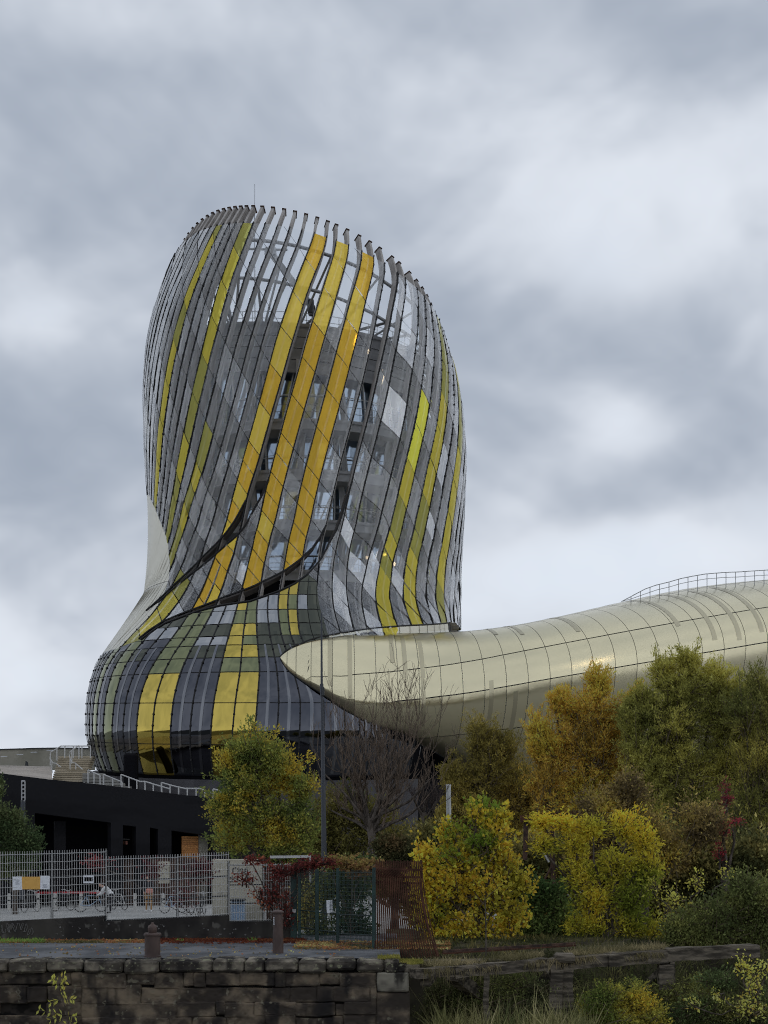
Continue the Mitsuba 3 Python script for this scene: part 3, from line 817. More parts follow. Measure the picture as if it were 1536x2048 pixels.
XS = np.concatenate([[560.5, 574, 592], np.arange(622, 1860, 43.5)])
JL = [([560, 682, 787, 872, 950, 1020, 1161, 1273, 1397, 1536, 1900], [1356, 1351, 1343, 1333, 1321, 1307, 1280, 1259, 1237, 1214, 1160]),      # photo rows of the long joints
      ([560, 682, 831, 950, 1103, 1256, 1536, 1900], [1416, 1411, 1399, 1384, 1357, 1331, 1284, 1222]),
      ([560, 834, 950, 1115, 1536, 1900], [1498, 1477, 1466, 1445, 1373, 1312])]
tq = np.linspace(-1, 1, 161)


def joint_t(x, k):
    p = G(np.full(161, x), tq)
    px, py = 768 + F * p[:, 0] / p[:, 1], YH - F * (p[:, 2] - HC) / p[:, 1]
    d = py - np.interp(px, *JL[k])
    return float(np.interp(0, -d[:150], tq[:150])) if d[0] > 0 else -1.0


g_n = 0
g_rest = []
for i in range(len(XS) - 1):
    x0, x1 = XS[i] + 0.5, XS[i + 1] - 0.5
    e0, e1 = [sorted([-1.0] + [joint_t(x, k) for k in range(3)] + [0.84, 1.0, 1.45, 2.0]) for x in (x0, x1)]
    for j in range(len(e0) - 1):
        if max(e0[j + 1] - e0[j], e1[j + 1] - e1[j]) < 0.02:
            continue
        gt = 0.0045
        sx, st = np.meshgrid(np.linspace(0, 1, 4), np.linspace(0, 1, 9), indexing='ij')
        lo_, hi_ = e0[j] * (1 - sx) + e1[j] * sx + gt, e0[j + 1] * (1 - sx) + e1[j + 1] * sx - gt
        wv = 0.006 * math.sin(i * 12.9 + j * 78.2)
        m = grid_mesh(G(x0 + (x1 - x0) * sx, lo_ + (hi_ - lo_) * st, wv * (1 - (2 * sx - 1) ** 2)))
        if XS[i] < 1560 and e0[j + 1] <= 1.01 and g_n < 300:
            obj('metal_panel', m, 'gallery_metal', gal, smooth=True)
            g_n += 1
        else:
            g_rest.append(m)
obj('roof_panels', cat(g_rest), 'gallery_metal', gal, smooth=True, kind='stuff')
xx, tt_ = np.meshgrid(np.linspace(560.5, XS[-1], 160), np.linspace(-1, 2, 60), indexing='ij')
obj('joint_backing', grid_mesh(G(xx, tt_, -0.03)), 'joint_black', gal, smooth=True)
lip = G(np.linspace(560.5, 1500, 90), -1.0, 0.01)
obj('lower_edge', tube(lip, 0.05, 5), 'joint_black', gal)
# underside in the dark
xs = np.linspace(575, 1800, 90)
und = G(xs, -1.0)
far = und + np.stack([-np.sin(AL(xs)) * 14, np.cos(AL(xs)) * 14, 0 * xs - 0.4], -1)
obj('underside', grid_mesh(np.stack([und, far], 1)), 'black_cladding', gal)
# dull vertical bands within some panels
for x, t0, t1 in ((660, 0.05, 0.9), (700, 0.0, 0.85), (787, 0.35, 0.85), (812, 0.2, 0.75), (847, -0.6, 0.6), (1018, 0.62, 0.9), (1070, 0.55, 1.0), (1180, 0.45, 0.98), (1372, 0.30, 0.95), (1432, 0.1, 0.9), (1480, 0.06, 0.8), (983, -0.62, 0.1), (1032, -0.9, -0.05), (1087, -0.7, -0.25), (1526, 0.1, 0.8)):
    xx, tt_ = np.meshgrid(np.linspace(x - 4.5, x + 4.5, 3), np.linspace(t0, t1, 14), indexing='ij')
    obj('vent_strip', grid_mesh(G(xx, tt_, 0.018)), 'dull_metal', gal, smooth=True)
# cream collar between the glass and the gallery roof
c = np.array(LineString(TU).segmentize(0.25).coords)
c = c[c[:, 0] > 6.0]
g_top = S(c[:, 0], c[:, 1], 0.0)
colr = [g_top]
for k, (dz, o) in enumerate(((-0.5, 0.03), (-1.1, 0.25), (-1.7, 0.9), (-2.1, 2.2))):
    f = np.clip((c[:, 0] - 5.8) / 3.0, 0.03, 1)
    q = S(c[:, 0], c[:, 1], o * f)
    q[:, 2] = g_top[:, 2] + dz * f
    colr.append(q)
P = np.stack(colr, 1)
for k in range(0, len(c) - 3, 3):
    blk = P[k:k + 4].copy()
    blk[-1] = blk[-1] * 0.93 + blk[-2] * 0.07
    blk[0] += np.array([0.0, -0.05, 0.0])
    obj('collar_panel', grid_mesh(blk, flip=True), 'skirt_metal', gal, smooth=False)
Pb = P.copy()
Pb[:, :, 1] += 0.12 * f[:, None]
obj('collar_backing', grid_mesh(Pb, flip=True), 'joint_black', gal)
# guard rail on the gallery roof
bs = np.linspace(640, 1860, 60)
bq = G(bs, -1.0) + np.stack([-np.sin(AL(bs)) * 2.5, np.cos(AL(bs)) * 2.5, 0 * bs], -1)
obj('base_wall', grid_mesh(np.stack([bq - [0, 0, 0.02], np.stack([bq[:, 0], bq[:, 1], 0 * bs - 1.05], -1)], 1)), 'black_cladding', gal)
rl = thing('roof_guard_rail', 'thin grey guard rail curving along the roof of the metal gallery', 'railing')
tp = [(1243, 1203), (1262, 1193), (1290, 1178), (1313, 1170), (1338, 1164), (1362, 1157), (1387, 1152), (1411, 1148), (1447, 1145), (1476, 1144), (1505, 1142), (1536, 1140), (1575, 1139), (1620, 1139)]
YR = lambda x: 109 + (x - 1243) * 0.035
obj('top_rail', tube([at(x, y, YR(x)) for x, y in tp], 0.035, 5), 'steel_grey', rl)
obj('middle_rail', tube([at(x, y + 10 * min(1, (x - 1243) / 40), YR(x)) for x, y in tp], 0.025, 5), 'steel_grey', rl)
for x in list(range(1262, 1620, 19)):
    y = float(np.interp(x, *zip(*tp)))
    obj('post', bar(at(x, y, YR(x)), at(x, y + 26 * min(1, (x - 1243) / 40) + 4, YR(x)), 0.03, 5), 'steel_grey', rl)

# ------------------------------------------------------------------ ground: plaza, quay, canal bed
tag(obj('plaza', grid_mesh(np.array([[[-2500, 45, -1.0], [2500, 45, -1.0]], [[-2500, 2500, -1.0], [2500, 2500, -1.0]]], float), flip=True), 'paving'), 'pale paved plaza behind the wire fence', 'plaza', kind='structure')
QX = 2.35                                                                # the quay ends here and the timber jetty begins
tag(obj('quay_pavement', cat([grid_mesh(np.array([[[-60, 30.05, 0.0], [QX - 2.0, 30.05, 0.0]], [[-60, 38, 0.0], [QX - 2.0, 38, 0.0]], [[-60, 45.2, -1.0], [QX - 2.0, 45.2, -1.0]]], float), flip=True)]), 'asphalt'),
    'dark worn asphalt of the quay between stone edge and low wall', 'pavement', kind='structure')
xx, yy = np.meshgrid(np.linspace(QX - 2.3, 60, 120), np.linspace(30.9, 46, 60), indexing='ij')
zz = -1.7 * np.clip((33.2 - yy) / 2.0, 0, 1) - 0.28 + 0.25 * np.clip((yy - 32.6) / 2, 0, 1) + 0.25 * (meshkit.fbm(np.stack([xx, yy, 0 * xx], -1) * 0.8, 3, 4) - 0.5) - 0.9 * np.clip((yy - 41) / 5, 0, 1)
tag(obj('overgrown_bank', grid_mesh(np.stack([xx, yy, zz], -1)), 'soil', smooth=True), 'dark overgrown earth bank behind the timber jetty', 'bank', kind='structure')
xx, yy = np.meshgrid(np.linspace(-60, 70, 160), np.linspace(4, 32.4, 60), indexing='ij')
zz = -3.2 + 1.9 * np.clip((yy - 27.5) / 5, 0, 1) * np.clip((xx - 1.5) / 3, 0, 1) + 0.3 * (meshkit.fbm(np.stack([xx, yy, 0 * xx], -1) * 0.7, 3, 8) - 0.5)
tag(obj('canal_bed', grid_mesh(np.stack([xx, yy, zz], -1)), 'soil', smooth=True), 'dark muddy bed of the drained canal basin', 'bed', kind='structure')

# ------------------------------------------------------------------ quay wall
qw = thing('quay_wall', 'old dark stone quay wall with worn pale coping stones', 'wall')
QY = 29.55
srng = np.random.default_rng(3)


def sx(px, Y=QY):
    return (px - 768) / F * Y


cop = [-70, 15, 92, 166, 246, 318, 424, 488, 528, 596, 652, 712, 768, 800]
for a, b in zip(cop[:-1], cop[1:]):
    x0, x1 = sx(a) + 0.012, sx(b) - 0.012
    h = 0.27 + srng.uniform(-0.03, 0.03)
    m = rough(cham(((x0 + x1) / 2, QY + 0.42, -h / 2 + 0.01 + srng.uniform(-.015, .01)), (x1 - x0, 0.86, h), 0.05), 0.09, 0.022, 3.0, a + 100)
    obj('coping_stone', m, 'coping', qw, smooth=40)
ROWZ = [-0.27, -0.56, -0.90, -1.18, -1.50, -1.95, -2.5, -3.3]
NXC = 46
xg = np.sort(np.concatenate([[sx(-90), sx(160), sx(318), sx(752)], srng.uniform(sx(-85), sx(745), NXC - 4)]))
used = set()
for r in range(len(ROWZ) - 1):
    x = sx(-90)
    while x < sx(751):
        big = sx(160) < x < sx(315)
        w = srng.choice([0.22, 0.4, 0.7, 1.0]) * srng.uniform(0.8, 1.25) * (2.6 if big else 2.2 if x < sx(160) else 1.0)
        x1 = min(x + w, sx(752))
        if x < sx(160) < x1 + 0.15:
            x1 = sx(162)
        two_ = srng.random() < 0.16 and r + 2 < len(ROWZ)
        z1 = ROWZ[r] + (srng.uniform(-0.05, 0.05) if r else 0)
        z0 = ROWZ[r + 1] + srng.uniform(-0.05, 0.05)
        hole = 20 < (x + x1) / 2 / QY * F + 768 < 78 and r == 2
        if x1 - x > 0.08:
            d = srng.uniform(-0.035, 0.035) + (0.16 if hole else 0) + (0.06 if x < sx(160) else 0.0)
            m = rough(cham(((x + x1) / 2, QY + 0.31 + d, (z0 + z1) / 2), (x1 - x + 0.01, 0.5, z1 - z0 + 0.012), 0.02), 0.07, 0.034, 2.9, r * 50 + int(x * 10) % 50)
            obj('stone', m, 'wall_stone', qw, smooth=45)
        x = x1 + 0.004
obj('core', bx(((sx(-2000) + sx(800)) / 2, QY + 1.0, -1.75), (sx(800) - sx(-2000), 1.5, 3.3)), 'mortar', qw)
obj('end_block', rough(cham((sx(786), QY + 0.34, -0.46), (sx(818) - sx(754), 0.7, 0.40), 0.03), 0.08, 0.012, 3, 77), 'pale_stone', qw, smooth=40, label='paler cut stone at the corner under the coping')
obj('end_pier', rough(cham((sx(786), QY + 0.40, -2.0), (sx(820) - sx(752), 0.7, 2.65), 0.03), 0.12, 0.02, 2, 78), 'wall_stone', qw, smooth=40)
obj('end_coping', rough(cham((sx(816), QY + 0.42, -0.17), (sx(842) - sx(796), 0.8, 0.22), 0.05), 0.08, 0.03, 3, 79), 'coping', qw, smooth=40)

# ------------------------------------------------------------------ mooring bollards
def bollard(px, label, prof, name):
    k = thing(name, label, 'bollard')
    return k


b1 = thing('mooring_bollard', 'squat rusty iron mooring bollard topped with a round knob', 'bollard')
p = at(305, 1917, 30.3)
p[2] = 0
s = 30.3 / F
obj('body', lathe([(0, 0), (17 * s, 0), (17 * s, 3 * s), (15.5 * s, 4 * s), (15.5 * s, 43 * s), (0, 43 * s)], p, 28), 'bollard_iron', b1, smooth=40)
obj('collar', lathe([(0, 42 * s), (17.5 * s, 43 * s), (17.8 * s, 46 * s), (16 * s, 48.5 * s), (0, 49 * s)], p, 28), 'bollard_iron', b1, smooth=40)
obj('knob', lathe([(0, 48 * s), (7.5 * s, 48.5 * s), (9.3 * s, 54 * s), (9.3 * s, 59 * s), (8 * s, 63 * s), (4 * s, 65.5 * s), (3 * s, 66 * s), (3.2 * s, 68 * s), (1.5 * s, 70 * s), (0, 70 * s)], p, 24), 'bollard_iron', b1, smooth=60)
b2 = thing('mooring_bollard', 'tall rusty iron bollard with a flat mushroom cap and white marks', 'bollard')
p = at(556, 1906, 31.4)
p[2] = 0
s = 31.4 / F
obj('body', lathe([(0, 0), (11 * s, 0), (10.6 * s, 30 * s), (10.2 * s, 46 * s), (9.6 * s, 50 * s), (9.6 * s, 78 * s), (0, 78 * s)], p, 24), 'bollard_iron', b2, smooth=40)
obj('cap', lathe([(0, 77 * s), (10 * s, 78 * s), (11.8 * s, 80 * s), (11.8 * s, 83 * s), (8 * s, 85.5 * s), (0, 87 * s)], p, 24), 'bollard_iron', b2, smooth=40)
for k in range(4):
    obj('white_mark', bx(p + np.array([-7.5 * s, -7.2 * s, (71 - 4.2 * k) * s]), (1.9 * s, 1.2 * s, 2.4 * s), 0.8), 'paper', b2)

# ------------------------------------------------------------------ low wall and the wire fence on it
lw = thing('low_wall', 'low dark stained concrete wall under the wire fence', 'wall')
LYF = lambda x: 35.5 + 0.0012 * x
WSEG = [(-120, 205, 1849, 1833), (205, 455, 1843, 1831), (455, 536, 1843.5, 1843), (536, 592, 1843, 1838)]
for x0, x1, ya, yb in WSEG:
    a, b = at(x0, ya, LYF(x0)), at(x1, yb, LYF(x1))
    q = [np.array([a[0], a[1], -0.1]), np.array([b[0], b[1], -0.1]), b, a]
    f = np.array(q)
    g = f + np.array([0.02, 0.28, 0])
    v = np.vstack([f, g])
    fc = [[0, 1, 2], [0, 2, 3], [3, 2, 6], [3, 6, 7], [5, 4, 7], [5, 7, 6], [1, 5, 6], [1, 6, 2], [4, 0, 3], [4, 3, 7]]
    obj('wall_section', rough(trimesh.Trimesh(v, fc), 0.12, 0.012, 2.2, x0 + 300), 'dark_render', lw, smooth=40)
gr = []
for cx_, cy_, w_, h_, ph in ((6, 1858, 7, 8, 0), (18, 1856, 6, 9, 1), (30, 1855, 7, 9, 2), (42, 1853, 5, 7, 3), (50, 1856, 5, 8, 4), (61, 1863, 7, 7, 5)):
    t = np.linspace(0, 5.2, 22) + ph
    pts = [at(cx_ + w_ * np.cos(k) * (0.6 + 0.3 * np.sin(1.7 * k + ph)), cy_ + h_ * np.sin(1.6 * k), LYF(cx_) - 0.018) for k in t]
    gr.append(tube(pts, 0.006, 4))
obj('graffiti', cat(gr), 'chalk', lw, label='faint looping grey graffiti scrawl', kind='stuff')
dots = []
for _ in range(46):
    x = srng.uniform(110, 520)
    q = at(x, srng.uniform(1846, 1872), LYF(x) - 0.012)
    dots.append(lathe([(0, 0), (0.016 * srng.uniform(.5, 1.6), 0.003), (0, 0.008)], (0, 0, 0), 7).apply_transform(trimesh.transformations.rotation_matrix(math.pi / 2, [1, 0, 0])).apply_translation(q))
obj('lichen_spot', cat(dots), 'chalk', lw, kind='stuff')

wf = thing('wire_fence', 'white welded wire mesh fence on top of the low dark wall', 'fence')
def wire_panel(x0, x1, t0, t1, b0, b1, bsdf, parent, step=4.9, r=0.006, dbl=(0.0, 0.34, 0.66, 0.97), n_h=9, Yf=LYF, spikes=True, name='wire_panel'):
    ms = []
    n = max(2, int(round((x1 - x0) / step)))
    lay = lambda x, f, e=0.0: at(x, (t0 + (t1 - t0) * (x - x0) / (x1 - x0)) * (1 - f) + (b0 + (b1 - b0) * (x - x0) / (x1 - x0)) * f, Yf(x) + 0.14 - e)
    for i in range(n + 1):
        x = x0 + (x1 - x0) * i / n
        ms.append(bar(lay(x, -0.02 if spikes else 0), lay(x, 1.0), r, 4))
    for k in range(n_h):
        f = 0.03 + 0.95 * k / (n_h - 1)
        ms.append(bar(lay(x0, f, .012), lay(x1, f, .012), r, 4))
    obj(name, cat(ms), bsdf, parent, kind='stuff')
    dk = []
    for f in dbl:
        dk.append(bar(lay(x0, f + 0.03, -.05), lay(x1, f + 0.03, -.05), 0.016, 4))
    obj('fold_wire', cat(dk), 'dark_post', parent, kind='stuff')


wire_panel(-130, -10, 1711, 1707, 1850, 1846, 'wire_white', wf)
wire_panel(-9, 103, 1706.5, 1703.5, 1845, 1839, 'wire_white', wf)
wire_panel(105, 212, 1703.5, 1700, 1839, 1832, 'wire_white', wf)
wire_panel(213, 355, 1715, 1711, 1841, 1835, 'wire_white', wf)
wire_panel(356, 457, 1710.5, 1706, 1835, 1830, 'wire_white', wf)
wire_panel(459, 527, 1727, 1726, 1843, 1842, 'wire_white', wf, n_h=8, spikes=False)
wire_panel(528, 580, 1727, 1726, 1842, 1840, 'wire_white', wf, n_h=8, spikes=False)
for x, a, b in ((-10, 1706, 1846), (104, 1708, 1842), (212, 1701, 1846), (355, 1716, 1838), (457, 1722, 1846), (527, 1727, 1843)):
    obj('post', beam(at(x, a, LYF(x) + 0.21), at(x, b, LYF(x) + 0.21), 0.055, 0.055, (0, 1, 0)), 'dark_post', wf)


def sheet(name, cx_, cy_, w, h, Y, bsdf, label, cat_, tilt=0.0):
    s = Y / F
    m = trimesh.creation.box((w * s, 0.006, h * s))
    P = np.array(m.vertices)
    m, = (trimesh.Trimesh(P, m.faces),)
    m.apply_transform(trimesh.transformations.rotation_matrix(tilt, [0, 1, 0]))
    m.apply_translation(at(cx_, cy_, Y))
    k = thing(name, label, cat_)
    obj('sheet', m, bsdf, k)
    return k


FY = LYF(60) + 0.10
k = sheet('notice', 34.5, 1766.5, 19, 27, FY, 'paper', 'white printed notice left of the orange board on the wire fence', 'notice', -0.03)
for r in range(5):
    obj('print_line', bx(at(34 + (r % 2), 1760 + r * 2.2, FY - 0.01), ((8 - r % 3) * FY / F, .004, .7 * FY / F)), 'print_grey', k)
k = sheet('notice', 90, 1765, 19, 27, FY, 'paper', 'white printed notice right of the orange board on the wire fence', 'notice', 0.02)
for r in range(4):
    obj('print_line', bx(at(90 - (r % 2), 1769 + r * 2.0, FY - 0.01), ((9 - r % 3) * FY / F, .004, .7 * FY / F)), 'print_grey', k)
sheet('orange_board', 62, 1766, 37, 25, FY + 0.005, 'orange_sheet', 'orange board fixed to the wire fence between two white notices', 'board')
k = thing('fence_sign', 'small pale framed sign plate wired to the fence', 'sign')
for y in (1752.5, 1764.5):
    obj('strip', bx(at(177, y, LYF(177) + 0.1), (21 * FY / F, .012, 3.6 * FY / F)), 'paper', k)
for x in (167.5, 186.5):
    obj('strip', bx(at(x, 1758.5, LYF(177) + 0.1), (1.6 * FY / F, .011, 8.3 * FY / F)), 'paper', k)

# ------------------------------------------------------------------ green gate and fence, rusty grille
gg = thing('green_gate', 'dark green metal gate and mesh fence overgrown with ivy', 'gate')
GYF = lambda x: 36.0 - (x - 590) * 0.022
for x, a, b, w in ((588, 1739, 1878, 0.17), (599, 1739, 1880, 0.07), (634, 1738, 1886, 0.075), (675.5, 1736, 1894, 0.065), (748, 1735, 1897, 0.08)):
    obj('post', beam(at(x, a, GYF(x)), at(x, b, GYF(x)), w, 0.07, (0, 1, 0)), 'green_paint', gg)
for x0, x1 in ((600, 633), (635, 675), (676.5, 747)):
    wire_panel(x0, x1, 1741, 1740, 1878 + (x0 - 600) * .2, 1884 + (x1 - 633) * .12, 'green_paint', gg, step=2.6, r=0.005, n_h=20, Yf=lambda x: GYF(x) - 0.14, spikes=False, dbl=(0.55, 0.8), name='mesh_panel')
obj('lock', cham(at(588, 1822, GYF(588) - 0.06), (0.10, 0.05, 0.09), 0.01), 'pale_metal', gg)
k = sheet('notice', 659.5, 1813, 12.5, 26, GYF(659) - 0.02, 'paper', 'white paper notice on the dark green mesh gate', 'notice', -0.05)
for r in range(6):
    obj('print_line', bx(at(659.5 + (r % 2), 1806 + r * 2.4, GYF(659) - 0.03), ((6 - r % 3) * 36 / F, .004, .8 * 36 / F)), 'print_grey', k)
rg = thing('rusty_grille', 'leaning rusty brown iron bar grille beside the yellow maple', 'grille')
GR = lambda x: 32.4
n = 27
top = np.linspace(752, 843, n)
bot = np.concatenate([np.linspace(750, 838, n - 8), np.linspace(844, 878, 8)])
for i in range(n):
    f = np.linspace(0, 1, 7)
    xs = top[i] + (bot[i] - top[i]) * f ** 1.7
    ys = 1721 + (i % 2) * 1.5 + f * (1910 - 1721 + 4)
    obj('bar', tube([at(x, y, 33.0 - 0.6 * ff) for x, y, ff in zip(xs, ys, f)], 0.017, 5), 'rust', rg)
for yy_ in (1737, 1752, 1764):
    obj('cross_bar', beam(at(751, yy_, 32.93), at(844, yy_ + 3, 32.93), 0.02, 0.05), 'rust', rg)
obj('mesh_plate', cat([bar(at(752 + 3.1 * i, 1737 + i * .2, 32.88), at(752 + 3.1 * i + 9, 1755, 32.88), 0.010, 4) for i in range(17)]), 'rust', rg, kind='stuff')
obj('side_frame', tube([at(841, 1735, 33.0), at(843, 1790, 32.8), at(852, 1840, 32.6), at(866, 1885, 32.4), at(876, 1912, 32.3)], 0.022, 6), 'rust', rg)

# ------------------------------------------------------------------ sign wall behind the fence
sw = thing('sign_wall', 'cream board wall with partly hidden lettering under a white framed canopy', 'sign')
SYY = 39.0
s = SYY / F
obj('board', cham(at(476, 1780, SYY), (102 * s, 0.12, 124 * s), 0.02), 'cream_board', sw)
obj('frame_beam', beam(at(540, 1714, SYY - 0.3), at(622, 1713, SYY - 0.3), 0.08, 0.07), 'white_metal', sw)
obj('frame_post', beam(at(620.5, 1715, SYY - 0.3), at(620.5, 1850, SYY - 0.3), 0.05, 0.05, (0, 1, 0)), 'white_metal', sw)
obj('back_panel', cham(at(575, 1795, SYY + 0.2), (88 * s, 0.06, 130 * s), 0.02), 'rust_dark', sw)
for txt, x, y, h in (('Cité', 463, 1748, 13), ('du Vin', 455, 1764, 13)):
    m = meshkit.text_mesh(txt, h * s, 0.01, bold=True)
    m.apply_transform(trimesh.transformations.rotation_matrix(math.pi / 2, [1, 0, 0]))
    m.apply_translation(at(x, y, SYY - 0.065))
    obj('lettering', m, 'lettering', sw)
ut = thing('utility_cabinet', 'pale blue grey metal cabinet standing against the cream board', 'cabinet')
obj('body', cham(at(476, 1823, 38.4), (27 * s, 0.35, 44 * s), 0.03), 'blue_paint', ut)
obj('lid', cham(at(476, 1799.5, 38.35), (29 * s, 0.42, 4 * s), 0.02), 'dark_post', ut)

# ------------------------------------------------------------------ things on the plaza
for x, lab in ((18, 'at the left edge, left of the notices'), (76, 'below the orange board'), (110, 'just right of the fence post beside the notices'), (162, 'under the small framed sign plate'), (270, 'left of the person in ochre trousers'), (326, 'right of the person in ochre trousers')):
    p = at(x, 1821, 70.4)
    p[2] = -1.0
    tag(obj('stone_post', cham(p + [0, 0, 0.42], (0.15, 0.15, 0.86), 0.02), 'pale_stone_post'), 'short pale square plaza post ' + lab, 'post', 'pale posts along the plaza')
br = thing('barrier_rail', 'thin red barrier rail on slim posts beyond the wire fence', 'barrier')
obj('rail', beam(at(28, 1785.5, 74), at(212, 1785, 74), 0.05, 0.10), 'red_paint', br)
for x in (30, 92, 152, 210):
    p = at(x, 1785, 74)
    obj('post', bar(p, [p[0], p[1], -1.0], 0.03, 6), 'dark_post', br)


def bike(px, Y, ang, label, paint, bar_bsdf='pale_metal'):
    k = thing('bicycle', label, 'bicycle', 'bicycles parked on the plaza')
    R = trimesh.transformations.rotation_matrix(ang, [0, 0, 1])
    o = np.array([(px - 768) / F * Y, Y, -1.0])
    tr = lambda m: m.apply_transform(R).apply_translation(o)
    P = dict(r=(-0.52, 0, 0.34), f=(0.52, 0, 0.34), bb=(-0.08, 0, 0.30), st=(-0.22, 0, 0.80), hd=(0.36, 0, 0.78), hb=(0.40, 0, 0.62))
    for w in ('wheel', 'wheel'):
        c = np.array(P['r'] if w not in [q.split('__')[-1] for q in scene if q.startswith(k + '__')] else P['f'])
        a = np.linspace(0, 2 * np.pi, 20, endpoint=False)
        wk = obj(w, tr(tube(c + 0.32 * np.stack([np.cos(a), 0 * a, np.sin(a)], 1), 0.022, 5, closed=True)), 'rubber', k)
        obj('spokes', tr(cat([bar(c, c + 0.31 * np.array([math.cos(q), 0, math.sin(q)]), 0.004, 3) for q in np.arange(10) * .628])), bar_bsdf, wk, kind='stuff')
    obj('frame', tr(cat([bar(P[a_], P[b_], 0.02, 5) for a_, b_ in (('r', 'bb'), ('bb', 'st'), ('st', 'hd'), ('bb', 'hb'), ('r', 'st'), ('hd', 'f'))])), paint, k)
    obj('saddle', tr(cham((-0.24, 0, 0.90), (0.26, 0.13, 0.06), 0.02)), 'rubber', k)
    obj('handlebar', tr(cat([bar(P['hd'], (0.33, 0, 1.0), 0.016, 5), tube([(0.18, -0.31, 1.04), (0.28, -0.24, 1.06), (0.36, -0.1, 1.0), (0.36, 0.1, 1.0), (0.28, 0.24, 1.06), (0.18, 0.31, 1.04)], 0.016, 5)])), bar_bsdf, k)


bike(62, 69, 1.2, 'bicycle with pale wheels parked left behind the printed notices', 'dark_post', 'white_metal')
bike(126, 70, 1.0, 'bicycle parked under the red rail right of the fence post beside the notices', 'dark_post')
bike(182, 69, 0.5, 'bicycle parked just left of the bending man', 'blue_paint')
bike(238, 71, 2.3, 'grey bicycle parked right of the bending man', 'pale_metal')
bike(347, 68, 0.8, 'light blue bicycle parked left of the fence post by the board', 'blue_paint')
bike(403, 66, 1.45, 'bicycle seen end on with wide white handlebar', 'dark_post', 'white_metal')
bike(392, 67, 1.3, 'bicycle half hidden behind the one with the white handlebar', 'dark_post')


def figure(name, o, J, R, parts, label, face):
    """A person: J joints, R radii, parts = {part: (bones, bsdf)}."""
    import manifold3d as m3
    k = thing(name, label, 'person')
    for part, (bones, b) in parts.items():
        hs = []
        for a_, b_ in bones:
            sp = [m3.Manifold.sphere(R[q], 14).translate(list(map(float, J[q]))) for q in (a_, b_)]
            hs.append((sp[0] + sp[1]).hull())
        m = hs[0]
        for h in hs[1:]:
            m = m + h
        mm = m.refine_to_length(0.05).to_mesh()
        t = trimesh.Trimesh(np.array(mm.vert_properties[:, :3]), np.array(mm.tri_verts))
        trimesh.smoothing.filter_taubin(t, iterations=6)
        t.apply_translation(o)
        obj(part, t, b, k, smooth=True)
    return k


RAD = dict(hip=.14, hl=.10, hr=.10, kl=.062, kr=.062, al=.045, ar=.045, tl=.04, tr=.04, ch=.15, sl=.075, sr=.075, el=.05, er=.05, wl=.036, wr=.036, hn_l=.045, hn_r=.045, nk=.055, hd=.10, tp=.095, jw=.075, hl2=.10)
LEGS = [('hip', 'hl'), ('hip', 'hr'), ('hl', 'kl'), ('kl', 'al'), ('hr', 'kr'), ('kr', 'ar')]
FEET = [('al', 'tl'), ('ar', 'tr')]
TORSO = [('hip', 'ch'), ('ch', 'sl'), ('ch', 'sr'), ('sl', 'sr'), ('sl', 'el'), ('el', 'wl'), ('sr', 'er'), ('er', 'wr')]
J = dict(hip=(0.12, 0, .88), hl=(.10, -.10, .84), hr=(.10, .10, .84), kl=(.12, -.11, .46), kr=(.02, .12, .46), al=(.10, -.11, .08), ar=(.06, .12, .08), tl=(-.06, -.12, .04), tr=(-.10, .13, .04), ch=(-.16, 0, 1.16), sl=(-.20, -.2, 1.18), sr=(-.20, .2, 1.18),
         el=(-.36, -.22, .96), er=(-.34, .22, .94), wl=(-.54, -.16, .84), wr=(-.52, .16, .82), hn_l=(-.60, -.15, .80), hn_r=(-.58, .15, .78), nk=(-.28, 0, 1.27), hd=(-.38, 0, 1.38), tp=(-.37, 0, 1.42), jw=(-.42, 0, 1.33), hl2=(-.36, 0, 1.41))
o = np.array([(218 - 768) / F * 68, 68, -1.0])
figure('person', o, J, RAD, {'trousers': (LEGS, 'dark_cloth'), 'shoes': (FEET, 'rubber'), 'shirt': (TORSO, 'white_cloth'), 'head': ([('nk', 'jw'), ('jw', 'hd')], 'skin'), 'hand_left': ([('wl', 'hn_l')], 'skin'), 'hand_right': ([('wr', 'hn_r')], 'skin'), 'hair': ([('hl2', 'tp')], 'hair')},
       'person in a white shirt and dark trousers bending over a bicycle', 0)
J = dict(hip=(0, 0, .93), hl=(-.10, 0, .88), hr=(.10, 0, .88), kl=(-.11, -.03, .48), kr=(.11, .02, .48), al=(-.11, 0, .08), ar=(.12, .02, .08), tl=(-.13, -.14, .04), tr=(.14, -.12, .04), ch=(0, 0, 1.32), sl=(-.19, 0, 1.42), sr=(.19, 0, 1.42),
         el=(-.24, -.02, 1.14), er=(.25, -.06, 1.16), wl=(-.20, -.16, .98), wr=(.16, -.2, 1.03), hn_l=(-.18, -.2, .93), hn_r=(.10, -.22, 1.02), nk=(0, -.01, 1.5), hd=(0, -.03, 1.66), tp=(0, .0, 1.70), jw=(0, -.05, 1.60), hl2=(0, .03, 1.68))
o = np.array([(297 - 768) / F * 69, 69, -1.0])
figure('person', o, J, RAD, {'trousers': (LEGS, 'ochre_cloth'), 'shoes': (FEET, 'white_cloth'), 'coat': (TORSO, 'dark_cloth'), 'head': ([('nk', 'jw'), ('jw', 'hd')], 'skin'), 'hand_left': ([('wl', 'hn_l')], 'skin'), 'hand_right': ([('wr', 'hn_r')], 'skin'), 'hair': ([('hl2', 'tp')], 'hair')},
       'person in ochre trousers and a dark coat standing on the plaza', 0)
tag(obj('rose_bag', cham(np.array([(299 - 768) / F * 68.7, 68.7, 0.03]), (0.34, 0.14, 0.24), 0.05), 'rose_cloth'), 'rose coloured bag held in front of the dark coat', 'bag')
